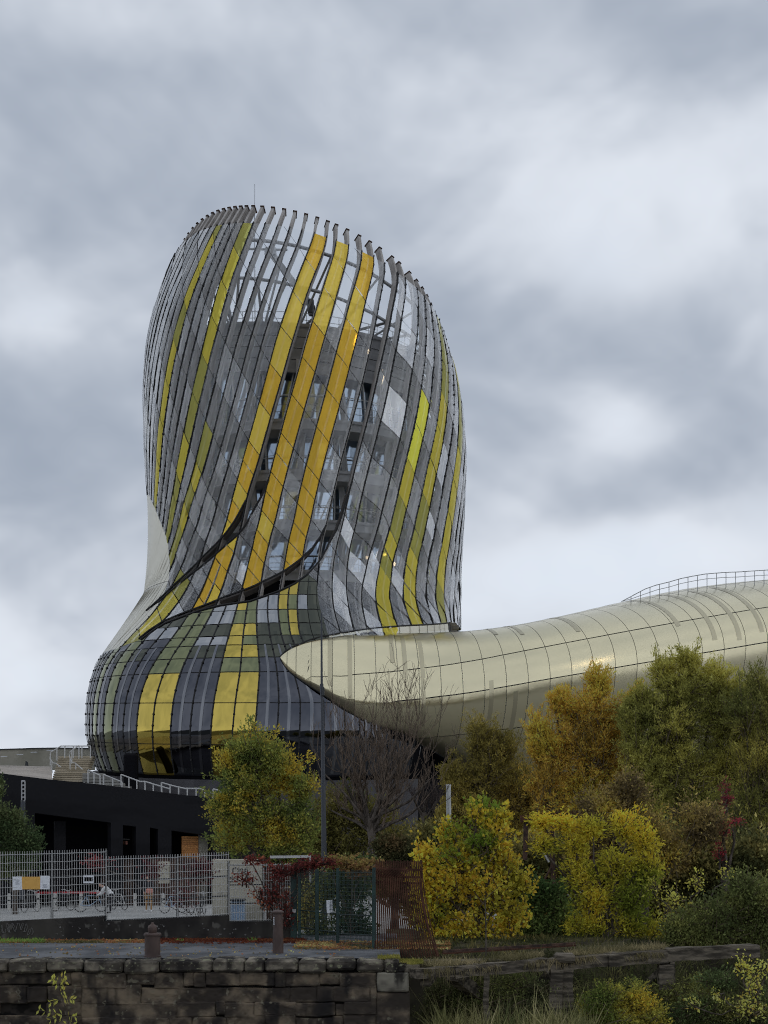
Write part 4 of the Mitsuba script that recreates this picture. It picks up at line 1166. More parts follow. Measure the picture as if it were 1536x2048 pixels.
# a dark clad entrance wall with posters, seen through the fence
iw = thing('poster_wall', 'dark brown wall with a pale poster seen through the fence wires', 'wall')
obj('wall_panel', cham(at(300, 1765, 76), (190 * 76 / F, 0.2, 2.6), 0.03), 'rust_dark', iw)
obj('poster', cham(at(328, 1745, 75.85), (22 * 75.9 / F, 0.04, 44 * 75.9 / F), 0.01), 'cream_board', iw)

# ------------------------------------------------------------------ black podium with openings, terrace, stairs
pod = thing('black_podium', 'long matt black podium building with deep door openings', 'building')
PA, PB = at(-160, 1524, 71.0), at(660, 1632, 80.0)
pu = (PB - PA)[:2] / np.linalg.norm((PB - PA)[:2])
LEN = np.linalg.norm((PB - PA)[:2])


def on_wall(x, y):
    """Photo pixel -> (run along the podium front, height)."""
    d = np.array([(x - 768) / F, 1.0])
    A = np.array([[d[0], -pu[0]], [d[1], -pu[1]]])
    t, r = np.linalg.solve(A, PA[:2])
    return r, HC + (YH - y) / F * t


wall = Polygon([(0, -1.2), (LEN, -1.2)] + [on_wall(x, y) for x, y in ((660, 1634), (540, 1618), (440, 1599), (330, 1585), (200, 1569), (100, 1559), (20, 1549), (-160, 1524))])
OPN = [[(70, 1626), (222, 1645), (222, 1830), (70, 1830)], [(246, 1650), (272, 1653), (272, 1830), (246, 1830)], [(300, 1655), (316, 1658), (316, 1830), (300, 1830)], [(343, 1661), (425, 1672), (425, 1830), (343, 1830)]]
ops = [Polygon([on_wall(*q) for q in o_]) for o_ in OPN]
fr = wall.difference(unary_union(ops))
RW = np.eye(4)
RW[:3, 0] = [pu[0], pu[1], 0]
RW[:3, 1] = [0, 0, 1]
RW[:3, 2] = [pu[1], -pu[0], 0]
RW[:3, 3] = [PA[0], PA[1], 0]


def wall_obj(poly, depth, off, name, bsdf, **kw):
    ms = []
    for g in getattr(poly, 'geoms', [poly]):
        m = trimesh.creation.extrude_polygon(g, depth, engine='earcut')
        m.apply_translation([0, 0, off])
        m.apply_transform(RW)
        ms.append(m)
    return obj(name, cat(ms), bsdf, pod, **kw)


wall_obj(fr, 0.8, -0.8, 'front_wall', 'black_cladding')
wall_obj(sbox(on_wall(60, 1700)[0], -1.0, on_wall(430, 1700)[0], 5.0), 0.2, -3.4, 'recess_back', 'black_inside')
for x in (126, 134):
    q = sbox(on_wall(x, 1700)[0] - .18, -1, on_wall(x, 1700)[0] + .18, 3.5)
    wall_obj(q, 0.3, -1.5, 'pillar', 'black_cladding')
dq = [on_wall(*q) for q in ((373, 1672), (406, 1673), (406, 1800), (373, 1800))]
wall_obj(Polygon(dq), 0.1, -1.0, 'wooden_door', 'lamplit_wood', label='warm orange wooden door')
wall_obj(Polygon([on_wall(*q) for q in ((407, 1673), (426, 1674), (426, 1800), (407, 1800))]), 0.1, -1.02, 'door_surround', 'beige_wall')
for y in range(1676, 1720, 4):
    q = [on_wall(373.5, y), on_wall(405.5, y), on_wall(405.5, y + 0.5), on_wall(373.5, y + 0.5)]
    wall_obj(Polygon(q), 0.02, -0.9, 'board_groove', 'rust_dark')
for x0, x1, b in ((250, 254, 'rose_cloth'), (262, 266, 'rose_cloth'), (257, 260, 'rust')):
    wall_obj(Polygon([on_wall(*q) for q in ((x0, 1682), (x1, 1682), (x1, 1689), (x0, 1689))]), 0.03, -1.2, 'lit_display', b)
wall_obj(Polygon([on_wall(*q) for q in ((250, 1677), (270, 1678), (270, 1680), (250, 1679))]), 0.03, -1.2, 'lit_display', 'chalk')
a, b = at(-200, 1552, 72), at(470, 1602, 80)
tr_pts = np.array([[[a[0] - 10, a[1] + .3, a[2] - 1.2], [b[0], b[1] + .3, b[2] - 0.25]], [at(-260, 1535, 118) - [8, 0, 0], at(470, 1600, 99)]])
tag(obj('terrace', grid_mesh(np.array([[at(-160, 1526, 71.4), at(20, 1550.5, 73.5), at(104, 1560.5, 74.3)], [at(-160, 1530, 122), at(20, 1531, 120), at(104, 1533, 112)]]), flip=True), 'terrace'),
    'sloping pale terrace on top of the black podium', 'terrace', kind='structure')
tag(obj('landing', grid_mesh(np.array([[at(104, 1564, 74.3), at(330, 1591, 77), at(660, 1640, 79.5)], [at(104, 1562, 104), at(330, 1588, 98), at(660, 1640, 96)]]), flip=True), 'plinth_grey'), 'dark grey landing between the black podium and the glass bulge', 'landing', kind='structure')
bw = thing('curved_beige_wall', 'long low beige wall curving behind the terrace at the far left', 'wall')
wp = [(-160, 1498, 1540), (0, 1500, 1533), (60, 1498, 1532), (120, 1497, 1532), (190, 1498, 1532)]
obj('wall_body', grid_mesh(np.array([[at(x, y1 + 8, 121 - .01 * x), at(x, y0, 121 - .01 * x), at(x, y0 - .4, 121.6 - .01 * x)] for x, y0, y1 in wp])), 'beige_wall', bw)
obj('cap_rail', tube([at(x, y0 - 1.0, 120.9 - .01 * x) for x, y0, _ in wp], 0.05, 5), 'dark_post', bw)
for x, y in ((8, 1513), (40, 1509.5), (68, 1504.5), (100, 1501)):
    obj('light_slot', cham(at(x, y, 120.6 - .01 * x), (13 * 120 / F, 0.08, 1.2 * 120 / F), 0.01), 'paper', bw)
tag(obj('terrace_figurine', trimesh.convex.convex_hull(np.array([at(50, 1533, 118), at(57, 1533, 118), at(56, 1525, 118), at(51, 1522, 118), at(53, 1533, 118.4), at(53, 1522, 118.3)])), 'dark_post'), 'small dark post box on the terrace before the beige wall', 'box')
st = thing('staircase', 'broad pale stone staircase climbing between white railings to the terrace', 'stairs')
for k in range(12):
    f = k / 11
    y = 1560 - 48 * f
    x0, x1 = 103 + 14 * f, 165 + 20 * f
    Y = 90 + 14 * f
    a, b = at(x0, y, Y), at(x1, y, Y)
    h = 4.4 * Y / F
    obj('step', cham(((a[0] + b[0]) / 2, Y + 0.6, a[2] - h / 2), (b[0] - a[0], 1.2, h - 0.02), 0.02), 'stair_stone', st)
for k in range(9):
    f = k / 8
    y = 1598 - 52 * f
    x0, x1 = 165, 310 - 105 * f
    Y = 84 + 8 * f
    a, b = at(x0, y, Y), at(x1, y, Y)
    h = 6.2 * Y / F
    obj('step', cham(((a[0] + b[0]) / 2, Y + 0.5, a[2] - h / 2), (b[0] - a[0], 1.1, h - 0.02), 0.02), 'stair_grey', st)
RAILS = [([(181, 1492), (122, 1492), (101, 1505), (100, 1517), (106, 1526), (112, 1527), (129, 1540), (138, 1540), (163, 1553)], 24, 98),
         ([(158, 1491), (140, 1504), (139, 1513), (143, 1525), (150, 1526), (165, 1539)], 26, 97),
         ([(176, 1540), (200, 1551)], 26, 86), ([(207, 1549), (244, 1564)], 23, 85), ([(242, 1549), (280, 1563), (290, 1563)], 22, 84), ([(290, 1563), (316, 1571), (340, 1578)], 18, 83),
         ([(323, 1565), (347, 1572), (370, 1577), (399, 1577), (426, 1587)], 18, 82), ([(426, 1578), (456, 1585), (490, 1592)], 18, 81)]
LAB = ['outer white railing bending round the top flight of the stairs', 'inner white railing beside the top flight of the stairs', 'short white railing at the foot of the top flight', 'white railing falling before the entrance recess', 'white railing in front of the dark doorway', 'low white railing right of the doorway',
       'white railing with the level middle stretch above the podium', 'last white railing running into the yellow green tree']
for (pts, drop, Y), lab in zip(RAILS, LAB):
    r = thing('handrail', lab, 'railing')
    P = [at(x, y, Y) for x, y in pts]
    obj('top_rail', tube(P, 0.045, 6), 'white_metal', r)
    c = LineString(pts)
    npost = max(2, int(round(c.length / 17)) + 1)
    for i in range(npost):
        q = c.interpolate(i / (npost - 1), normalized=True)
        a = at(q.x, q.y, Y)
        obj('post', bar(a, at(q.x, q.y + drop, Y), 0.04, 6), 'white_metal', r)
# ------------------------------------------------------------------ lamp posts and poles
lp = thing('lamp_post', 'tall tapering grey lamp post in front of the tower', 'lamp post')
p0, p1 = at(648, 1850, 41), at(643, 1226, 41)
obj('pole', tube([p0, at(648, 1700, 41), at(645.5, 1480, 41), at(643.5, 1380, 41), p1], [5.8 * 41 / F, 5.4 * 41 / F, 3.6 * 41 / F, 2.5 * 41 / F, 1.5 * 41 / F], 14), 'lamp_grey', lp, smooth=True)
obj('fitting', cham(at(646.5, 1383, 40.9), (5 * 41 / F, 0.1, 18 * 41 / F), 0.02), 'dark_post', lp)
obj('sleeve', tube([at(643.6, 1392, 41), at(643.3, 1368, 41)], 3.6 * 41 / F, 12), 'lamp_grey', lp, smooth=40)
l2 = thing('light_column', 'short dark column with a grey multi spot light head on the left', 'lamp post')
obj('pole', bar(at(45, 1800, 66), at(46, 1600, 66), 0.11, 10), 'lamp_grey', l2, smooth=40)
h = obj('light_head', cham(at(46.5, 1582, 66), (7.5 * 66 / F, 0.2, 43 * 66 / F), 0.03), 'slab_grey', l2)
for k in range(5):
    obj('spot', cham(at(46.5, 1566 + 8 * k, 65.86), (3.8 * 66 / F, 0.08, 4.2 * 66 / F), 0.02), 'black_inside', h)
wp_ = thing('white_pole', 'short thick pale round pole standing beyond the maple', 'pole')
obj('shaft', bar(at(898, 1780, 52), at(897, 1572, 52), 5.0 * 52 / F, 16), 'white_pole', wp_, smooth=40)
obj('cap', lathe([(0, 0), (5.4 * 52 / F, 0), (5.4 * 52 / F, 0.05), (0, 0.07)], at(897, 1572, 52), 16), 'pale_metal', wp_, smooth=40)
# ------------------------------------------------------------------ rusty portal frame, rail and timber jetty
pf = thing('rusty_portal_frame', 'rusted steel portal frame with crossed braces behind the yellow ash shrub', 'frame')
PY = 44.0
obj('beam', beam(at(1041, 1638, PY), at(1235, 1622, PY), 0.25, 0.22), 'rust', pf)
for x0, x1, y1 in ((1052, 1050, 1700), (1103, 1108, 1800), (1183, 1182, 1800), (1232, 1234, 1800)):
    obj('post', beam(at(x0, 1640, PY), at(x1, y1 + 20, PY), 0.13, 0.13, (0, 1, 0)), 'rust_dark' if x0 != 1183 else 'rust', pf)
obj('brace', bar(at(1075, 1684, PY - .1), at(1098, 1724, PY - .1), 0.035, 6), 'pale_metal', pf)
obj('brace', bar(at(1102, 1735, PY - .1), at(1070, 1795, PY - .1), 0.03, 6), 'rust_dark', pf)
obj('brace', bar(at(1230, 1650, PY - .1), at(1190, 1790, PY - .1), 0.035, 6), 'rust', pf)
jt = thing('timber_jetty', 'decaying dark timber jetty with posts and slanting braces', 'jetty')
def jy(x):
    return 29.4 + (x - 820) * 0.0042
jb = [(826, 1946, 17), (905, 1944, 22), (985, 1936, 20), (1118, 1926, 27), (1210, 1921, 24), (1330, 1911, 29), (1512, 1899, 25)]
for (x0, y0, h0), (x1, y1, h1) in zip(jb[:-1], jb[1:]):
    dz_ = srng.uniform(-0.03, 0.03)
    m = rough(beam(at(x0, y0, jy(x0)) + [0, srng.uniform(-.06, .06), dz_], at(x1 - 2, y1, jy(x1)) + [0, 0, -dz_], 0.34, (h0 + h1) / 2 * 0.0105), 0.10, 0.045, 2.4, x0)
    obj('beam', m, 'timber', jt, smooth=40)
obj('plank', rough(beam(at(835, 1925, 30.6), at(1000, 1921, 31.2), 0.5, 0.06), 0.2, 0.015, 2, 5), 'timber', jt)
for x, a, b, w in ((1112, 1938, 2075, 0.28), (1134, 1936, 2075, 0.24), (1331, 1928, 2040, 0.30), (972, 1945, 2060, 0.12), (1345, 1925, 2030, 0.1)):
    obj('post', rough(beam(at(x, a, jy(x) - 0.12), at(x + srng.uniform(-6, 6), b, jy(x) - 0.05), w, w, (0, 1, 0)), 0.10, 0.04, 2.2, x), 'timber', jt, smooth=40)
for a, b, w in (((1100, 1948), (1040, 2018), .2), ((1118, 1960), (1074, 2010), .16), ((905, 1950), (950, 1985), .26), ((850, 1962), (862, 1948), .22), ((1322, 1945), (1300, 1965), .16)):
    obj('brace', rough(beam(at(a[0], a[1], jy(a[0]) + .25), at(b[0], b[1], jy(b[0]) + .9), w, w), 0.16, 0.015, 2, a[0]), 'timber', jt, smooth=40)
obj('knot', rough(cham(at(1128, 1915, 30.6), (0.42, 0.4, 0.2), 0.05), 0.08, 0.04, 3, 6), 'timber', jt, smooth=40)
rr_ = thing('old_rail', 'rusty steel rail lying on the jetty deck under the maple', 'rail')
obj('rail_head', beam(at(886, 1903, 32.2), at(1150, 1887, 33.4), 0.05, 0.06), 'rust_dark', rr_)
obj('rail_foot', beam(at(886, 1907, 32.2), at(1150, 1891, 33.4), 0.12, 0.03), 'rust', rr_)

# ------------------------------------------------------------------ vegetation
vg = np.random.default_rng(21)


def leaves_mesh(P, D, L, W, C, fold=0.25):
    """Leaf blades: points P, directions D, lengths L, widths W, colours C (n x 3). Two triangles each."""
    n = len(P)
    D = D / (np.linalg.norm(D, axis=1, keepdims=True) + 1e-9)
    R = vg.normal(size=(n, 3))
    R[:, 2] *= 0.6
    N = np.cross(D, R)
    N /= np.linalg.norm(N, axis=1, keepdims=True) + 1e-9
    U = np.cross(N, D)
    L, W = L[:, None], W[:, None]
    a = P
    b = P + D * L * 0.45 + N * W * 0.5 + U * W * fold
    c = P + D * L
    d = P + D * L * 0.45 - N * W * 0.5 + U * W * fold
    V = np.stack([a, b, c, d], 1).reshape(-1, 3)
    i = np.arange(n)[:, None] * 4
    Fc = np.vstack([i + [0, 1, 2], i + [0, 2, 3]])
    return trimesh.Trimesh(V, Fc, process=False), np.repeat(C, 4, axis=0)


def twig_mesh(A, B, C, r0, r1):
    """Three-sided curved twigs from A over B to C (n x 3)."""
    n = len(A)
    t = np.array([0, 0.5, 1.0])[None, :, None]
    P = (1 - t) ** 2 * A[:, None] + 2 * t * (1 - t) * B[:, None] + t * t * C[:, None]
    d = C - A
    d /= np.linalg.norm(d, axis=1, keepdims=True) + 1e-9
    s = np.cross(d, [0.3, 0.9, 0.2])
    s /= np.linalg.norm(s, axis=1, keepdims=True) + 1e-9
    w = np.cross(d, s)
    ang = np.arange(3) * 2.0944
    rr = np.stack([np.broadcast_to(r0, n), np.broadcast_to((np.asarray(r0) + r1) / 2, n), np.broadcast_to(r1, n)], 1)
    V = P[:, :, None] + rr[:, :, None, None] * (np.cos(ang)[None, None, :, None] * s[:, None, None] + np.sin(ang)[None, None, :, None] * w[:, None, None])
    V = V.reshape(-1, 3)
    f = []
    for k in range(2):
        for q in range(3):
            z = (q + 1) % 3
            f += [[k * 3 + q, k * 3 + z, k * 3 + 3 + z], [k * 3 + q, k * 3 + 3 + z, k * 3 + 3 + q]]
    Fc = (np.arange(n)[:, None, None] * 9 + np.array(f)[None]).reshape(-1, 3)
    return trimesh.Trimesh(V, Fc, process=False)


def pick_colour(P, pal, freq, seed, jitter=0.25, bias=None):
    pal = np.asarray(pal, float)
    t = meshkit.fbm(P * freq + seed * 7.7, 3, seed)
    t = np.clip((t - 0.5) * 2.2 + 0.5 + vg.normal(0, 0.10, len(P)) + (0 if bias is None else bias), 0, 0.999) * (len(pal) - 1)
    i = t.astype(int)
    f = (t - i)[:, None]
    c = pal[i] * (1 - f) + pal[np.minimum(i + 1, len(pal) - 1)] * f
    return np.minimum(c * 2.8 * np.exp(vg.normal(0, jitter, len(P)))[:, None], 0.8)


def plant(name, label, category, root, blobs, leaf, pal, twigs=60, per=40, droop=0.0, up=0.25, freq=0.5, seed=1, spread=0.16, trunk_r=0.12, twig_col=(0.15, 0.12, 0.085), group=None, stems=1, bias_fn=None, jitter=0.25, kind=None, wispy=0.0, inner=0.35):
    """A tree or shrub. blobs: (x, y, rx, ry) in photo pixels at the distance Y of the root, with depth; leaf: (length, width)."""
    t = thing(name, label, category, group, kind) if kind is None else None
    bx_, by_, Y = root
    B = at(bx_, by_, Y)
    s = Y / F
    LP, LD, LC, TA, TB, TC = [], [], [], [], [], []
    limbs = []
    for b in blobs:
        x, y, rx, ry = b[:4]
        wgt = b[4] if len(b) > 4 else 1.0
        dY = b[5] if len(b) > 5 else 0.0
        c = at(x, y, Y) + [0, dY, 0]
        rad = np.array([rx * s, max(rx, ry) * s * 0.8, ry * s])
        n = max(4, int(twigs * wgt))
        q = vg.normal(size=(n, 3))
        q /= np.linalg.norm(q, axis=1, keepdims=True)
        rr = vg.random(n) ** 0.5
        ws = vg.random(n) < wispy * 0.6
        rr = np.where(ws, rr * vg.uniform(1.0, 1.45, n), rr)
        q[:, 2] = np.where(ws, np.abs(q[:, 2]) + 0.25, q[:, 2])
        E = c + q * rr[:, None] * rad
        hub = c - np.array([0, 0, 0.55 * rad[2]]) + vg.normal(size=(n, 3)) * rad * 0.22
        A = hub + (E - hub) * inner * vg.random((n, 1))
        M = (A + E) / 2 + np.array([0, 0, 1.0]) * (up - droop) * np.linalg.norm(E - A, axis=1, keepdims=True) * 0.5
        TA.append(A); TB.append(M); TC.append(E)
        lo = B + np.array([(x - bx_) * s * 0.25, 0, 0.35 * (c[2] - B[2])])
        limbs.append([B + (lo - B) * 0.3, lo, c - [0, 0, 0.6 * rad[2]], c + [0, 0, 0.2 * rad[2]]])
        k = np.repeat(np.arange(n), per)
        tt = 0.25 + 0.8 * vg.random(len(k))
        tt = tt[:, None]
        p = (1 - tt) ** 2 * A[k] + 2 * tt * (1 - tt) * M[k] + tt ** 2 * E[k]
        p = p + vg.normal(size=p.shape) * spread * (1.1 - 0.5 * tt)
        d = (E[k] - A[k]) / (np.linalg.norm(E[k] - A[k], axis=1, keepdims=True) + 1e-9) + vg.normal(size=p.shape) * 0.75 + np.array([0, 0, up - 1.6 * droop - 0.15])
        LP.append(p); LD.append(d)
    P, D = np.vstack(LP), np.vstack(LD)
    ok = P[:, 2] > -2.6
    P, D = P[ok], D[ok]
    L = leaf[0] * np.exp(vg.normal(0, 0.22, len(P)))
    C = pick_colour(P, pal, freq, seed, jitter, None if bias_fn is None else bias_fn(P))
    m, col = leaves_mesh(P, D, L, L * leaf[1], C)
    A, M, E = np.vstack(TA), np.vstack(TB), np.vstack(TC)
    if kind:
        key = tag(obj(name, m, 'leaf', None, color=col, smooth=False), label, category, group, kind)
        return key
    obj('crown', m, 'leaf', t, color=col)
    tm = twig_mesh(A, M, E, 0.020, 0.006)
    obj('twigs', tm, 'twig', t, color=np.tile(np.asarray(twig_col), (len(tm.vertices), 1)), kind='stuff')
    for l in limbs[:10]:
        l = np.array(l)
        w = np.linspace(0, 1, 12)
        pts = np.stack([np.interp(w, np.linspace(0, 1, 4), l[:, a]) for a in range(3)], 1)
        pts[1:-1] += vg.normal(size=(10, 3)) * 0.05
        obj('limb', tube(pts, np.linspace(trunk_r * 0.55, 0.02, 12), 6), 'bark', t, smooth=True)
    obj('trunk', tube([B - [0, 0, 0.6], B, B + (np.array(limbs[0][1]) - B) * 0.5 + [0.03, 0, 0], np.array(limbs[0][1])], [trunk_r * 1.15, trunk_r, trunk_r * 0.8, trunk_r * 0.6], 9), 'bark', t, smooth=True)
    return t


OLIVE = [(0.0802, 0.0891, 0.025), (0.1516, 0.1516, 0.0392), (0.2317, 0.2139, 0.0499)]
OLIVE_G = [(0.0894, 0.0942, 0.0277), (0.1592, 0.1542, 0.0422), (0.2436, 0.2193, 0.0552)]
ORANGE = [(0.1104, 0.0972, 0.0238), (0.2208, 0.149, 0.033), (0.3312, 0.2074, 0.0396), (0.265, 0.2074, 0.0396)]
MAPLE = [(0.0765, 0.1105, 0.017), (0.17, 0.1615, 0.0255), (0.323, 0.221, 0.0255), (0.374, 0.2295, 0.034), (0.187, 0.17, 0.0255)]
ASH_RAW = [(0.0935, 0.1275, 0.017), (0.17, 0.187, 0.0213), (0.255, 0.238, 0.0255), (0.357, 0.255, 0.0255)]
ASH = [(r_ * 1.08, g_ * 0.93, b_ * 1.1) for r_, g_, b_ in ASH_RAW]
GREEN = [(0.0252, 0.0448, 0.0168), (0.056, 0.0812, 0.028), (0.112, 0.133, 0.042)]
DARK = [(0.036, 0.039, 0.0165), (0.09, 0.0825, 0.03), (0.1575, 0.12, 0.0405)]

plant('yellow_green_tree', 'bushy autumn tree turning yellow above its green base, left of the lamp post', 'tree', (548, 1790, 50),
      [(515, 1500, 62, 45), (470, 1520, 42, 40, .7), (560, 1540, 52, 42, .8), (505, 1570, 70, 45), (600, 1575, 40, 45, .7), (452, 1610, 48, 38, .8), (545, 1630, 85, 50, 1.2), (470, 1670, 62, 42), (600, 1660, 48, 50, .8), (560, 1700, 70, 40)],
      (0.1, 0.5), [(0.045, 0.062, 0.022), (0.085, 0.105, 0.030), (0.14, 0.145, 0.036), (0.26, 0.19, 0.03)], twigs=105, per=46, freq=1.1, seed=3, wispy=0.5, spread=0.14, bias_fn=lambda P: np.clip((P[:, 2] - 3.0) * 0.16, -0.36, 0.20), trunk_r=0.17)
plant('olive_shrub', 'olive brown shrub growing behind the bare tree', 'shrub', (690, 1800, 55), [(690, 1610, 62, 62), (650, 1650, 40, 60, .7), (740, 1640, 58, 60), (680, 1700, 80, 45), (790, 1680, 50, 50, .8)],
      (0.12, 0.4), [(0.035, 0.035, 0.013), (0.07, 0.065, 0.02), (0.11, 0.095, 0.028)], twigs=105, per=54, seed=5, spread=0.17)
plant('olive_willow', 'feathery olive brown willow at the left end of the willow row', 'tree', (985, 1800, 62),
      [(960, 1480, 38, 47, 0.5), (975, 1550, 73, 56), (920, 1590, 36, 56, 0.6), (1040, 1590, 65, 69), (960, 1640, 84, 62), (1050, 1680, 84, 67), (900, 1680, 45, 56, 0.6), (905, 1560, 26, 40, 0.5), (1080, 1620, 40, 60, 0.7), (890, 1640, 30, 50, 0.5), (1010, 1500, 40, 40, 0.5)],
      (0.125, 0.28), [(0.085, 0.072, 0.022), (0.15, 0.122, 0.032), (0.22, 0.155, 0.04)], twigs=180, per=57, up=0.55, seed=7, wispy=0.5, spread=0.105)
plant('orange_willow', 'feathery orange willow standing between the two olive green ones', 'tree', (1180, 1800, 60),
      [(1195, 1375, 29, 43, 0.45), (1115, 1405, 27, 34, 0.25), (1170, 1430, 78, 45, 0.9), (1230, 1450, 43, 50, 0.6), (1110, 1500, 58, 54, 0.9), (1190, 1510, 84, 67, 1.2), (1100, 1580, 62, 67), (1190, 1600, 84, 73, 1.1), (1250, 1560, 47, 67, 0.6), (1255, 1470, 40, 50, 0.6), (1075, 1480, 26, 50, 0.5), (1270, 1400, 24, 30, 0.25)],
      (0.125, 0.28), ORANGE, twigs=180, per=60, up=0.55, seed=9, wispy=0.5, spread=0.105, freq=0.4)
plant('green_willow', 'tall olive green willow with the highest crown, before the gallery', 'tree', (1370, 1800, 58),
      [(1375, 1330, 29, 35, 0.4), (1325, 1345, 29, 37, 0.35), (1430, 1365, 40, 40, 0.5), (1365, 1385, 68, 44, 0.9), (1290, 1415, 46, 44, 0.7), (1345, 1450, 94, 61, 1.3), (1440, 1430, 66, 61), (1280, 1510, 55, 72, 0.8), (1370, 1540, 94, 72, 1.3), (1460, 1530, 66, 72), (1400, 1620, 88, 66), (1290, 1620, 66, 66, 0.8), (1260, 1440, 30, 40, 0.5), (1310, 1560, 50, 60, 0.7), (1480, 1400, 36, 50, 0.5), (1500, 1480, 50, 70, 0.8)],
      (0.125, 0.28), OLIVE_G, twigs=199, per=60, up=0.55, seed=11, wispy=0.5, spread=0.105, freq=0.45, trunk_r=0.16)
plant('pale_willow', 'pale olive willow at the right edge, right of the tallest green willow', 'tree', (1510, 1800, 56),
      [(1518, 1375, 34, 41, 0.4), (1490, 1430, 46, 52, 0.5), (1545, 1450, 52, 69, 0.7), (1520, 1540, 63, 80), (1500, 1640, 69, 80), (1570, 1600, 57, 103)],
      (0.125, 0.28), [(0.07, 0.075, 0.024), (0.125, 0.12, 0.034), (0.20, 0.17, 0.04)], twigs=152, per=54, up=0.55, seed=13, wispy=0.5, spread=0.105)
plant('undergrowth', 'dark tangled undergrowth filling the bank behind the jetty', 'undergrowth', (1150, 1830, 47),
      [(860, 1700, 70, 60), (940, 1760, 80, 80), (1040, 1740, 70, 80), (1130, 1720, 70, 70), (1230, 1720, 70, 80), (1320, 1710, 70, 80), (1420, 1720, 80, 90), (1510, 1730, 70, 90), (1080, 1830, 80, 60), (1200, 1830, 90, 60), (1330, 1820, 90, 70), (1460, 1830, 90, 80), (780, 1740, 50, 60), (860, 1800, 60, 60)],
      (0.15, 0.5), DARK, twigs=228, per=46, seed=15, spread=0.22, kind='stuff', freq=0.9, jitter=0.4)
plant('brown_shrub', 'rusty brown shrub with dry leaves between the willows and the ash', 'shrub', (1290, 1820, 43), [(1210, 1610, 70, 45), (1290, 1650, 60, 55), (1180, 1660, 50, 40), (1330, 1700, 55, 60), (1400, 1640, 70, 60), (1250, 1580, 60, 40, .6)],
      (0.1, 0.5), [(0.06, 0.045, 0.022), (0.12, 0.09, 0.036), (0.18, 0.14, 0.04), (0.34, 0.24, 0.045)], twigs=88, per=35, seed=17, spread=0.2, freq=1.2, jitter=0.35)
plant('maple_shrub', 'broad maple shrub with big golden yellow leaves and lime green tips', 'shrub', (960, 1905, 36.5),
      [(950,1632,26,34,.35),(1000,1640,26,34,.35),(905,1668,34,30,.35),(975,1690,58,40,.8),(925,1720,60,40,.8),(1010,1740,44,40,.6),(850,1715,40,40,.35),(900,1775,62,44,.9),(985,1790,66,50,.95),(870,1835,50,40,.7),(955,1860,66,36,.85),(1025,1835,40,44,.55),(845,1775,34,36,.4),(1050,1770,26,34,.25),(890,1880,40,24,.4)],
      (0.105, 0.78), MAPLE, twigs=66, per=18, up=0.35, droop=0.22, seed=19, wispy=0.6, spread=0.12, freq=1.1, trunk_r=0.06, bias_fn=lambda P: np.where(P[:, 2] > 3.3, -0.22, 0.10), jitter=0.22)
plant('ash_shrub', 'yellow green ash shrub with hanging leaf clusters before the portal frame', 'shrub', (1215, 1900, 36.5),
      [(1085, 1645, 22, 15, 0.35), (1130, 1650, 28, 17, 0.4), (1180, 1655, 29, 19, 0.45), (1090, 1690, 28, 15, 0.35), (1150, 1695, 29, 19, 0.4), (1250, 1650, 34, 34, 0.6), (1290, 1680, 29, 31, 0.5), (1160, 1750, 36, 29, 0.7), (1230, 1730, 47, 31, 0.9), (1290, 1740, 36, 34, 0.8), (1180, 1800, 40, 31, 0.8), (1260, 1790, 50, 34, 1), (1190, 1860, 28, 31, 0.5), (1260, 1850, 40, 40, 0.8), (1150, 1850, 21, 29, 0.4), (1305, 1860, 22, 34, 0.4)],
      (0.1, 0.34), ASH, twigs=74, per=32, up=0.2, droop=0.32, seed=23, wispy=0.7, spread=0.125, freq=0.9, trunk_r=0.06, jitter=0.2, bias_fn=lambda P: np.clip((P[:, 2] - 1.9) * 0.22, -.15, .3))
plant('green_bush', 'dense dull green bush at the right edge above the jetty beam', 'bush', (1460, 1930, 34.5), [(1440, 1840, 80, 60), (1500, 1790, 60, 60), (1410, 1890, 70, 40), (1510, 1880, 60, 60), (1360, 1860, 40, 45, .6), (1540, 1840, 40, 90)],
      (0.065, 0.55), [(0.035, 0.044, 0.018), (0.07, 0.08, 0.028), (0.125, 0.125, 0.04)], twigs=195, per=47, seed=25, spread=0.12, freq=1.0, jitter=0.3)
plant('green_bush', 'dark leafy bush between the maple and the yellow ash', 'bush', (1085, 1895, 37.5), [(1075, 1790, 34, 45), (1070, 1850, 45, 40), (1130, 1850, 40, 40), (1110, 1790, 30, 40, .6)], (0.085, 0.6), GREEN, twigs=84, per=30, seed=27, spread=0.14, jitter=0.35)
plant('yellow_leaf_vine', 'straggling vine with pale yellow leaves right of the ash shrub', 'vine', (1370, 1890, 36), [(1350, 1790, 30, 34, .5), (1395, 1760, 30, 24, .4), (1330, 1820, 24, 30, .4), (1370, 1840, 40, 20, .3), (1440, 1885, 60, 10, .4), (1450, 1740, 16, 14, .2), (1310, 1770, 26, 30, .3)],
      (0.075, 0.6), [(0.12, 0.14, 0.03), (0.28, 0.25, 0.05), (0.42, 0.34, 0.09)], twigs=26, per=12, seed=29, spread=0.12, droop=0.3, trunk_r=0.03)
plant('yellow_leaf_vine', 'vine with bright yellow leaves hanging over the end of the jetty at the right edge', 'vine', (1500, 2040, 30.2), [(1488, 1925, 26, 24, .5), (1510, 1965, 32, 36, .6), (1535, 1925, 20, 24, .4), (1500, 2010, 40, 30, .5), (1440, 1990, 20, 14, .15), (1390, 2005, 18, 14, .15)],
      (0.070, 0.62), [(0.13, 0.14, 0.03), (0.33, 0.27, 0.05), (0.46, 0.34, 0.08)], twigs=26, per=13, seed=31, spread=0.09, droop=0.3, trunk_r=0.02)
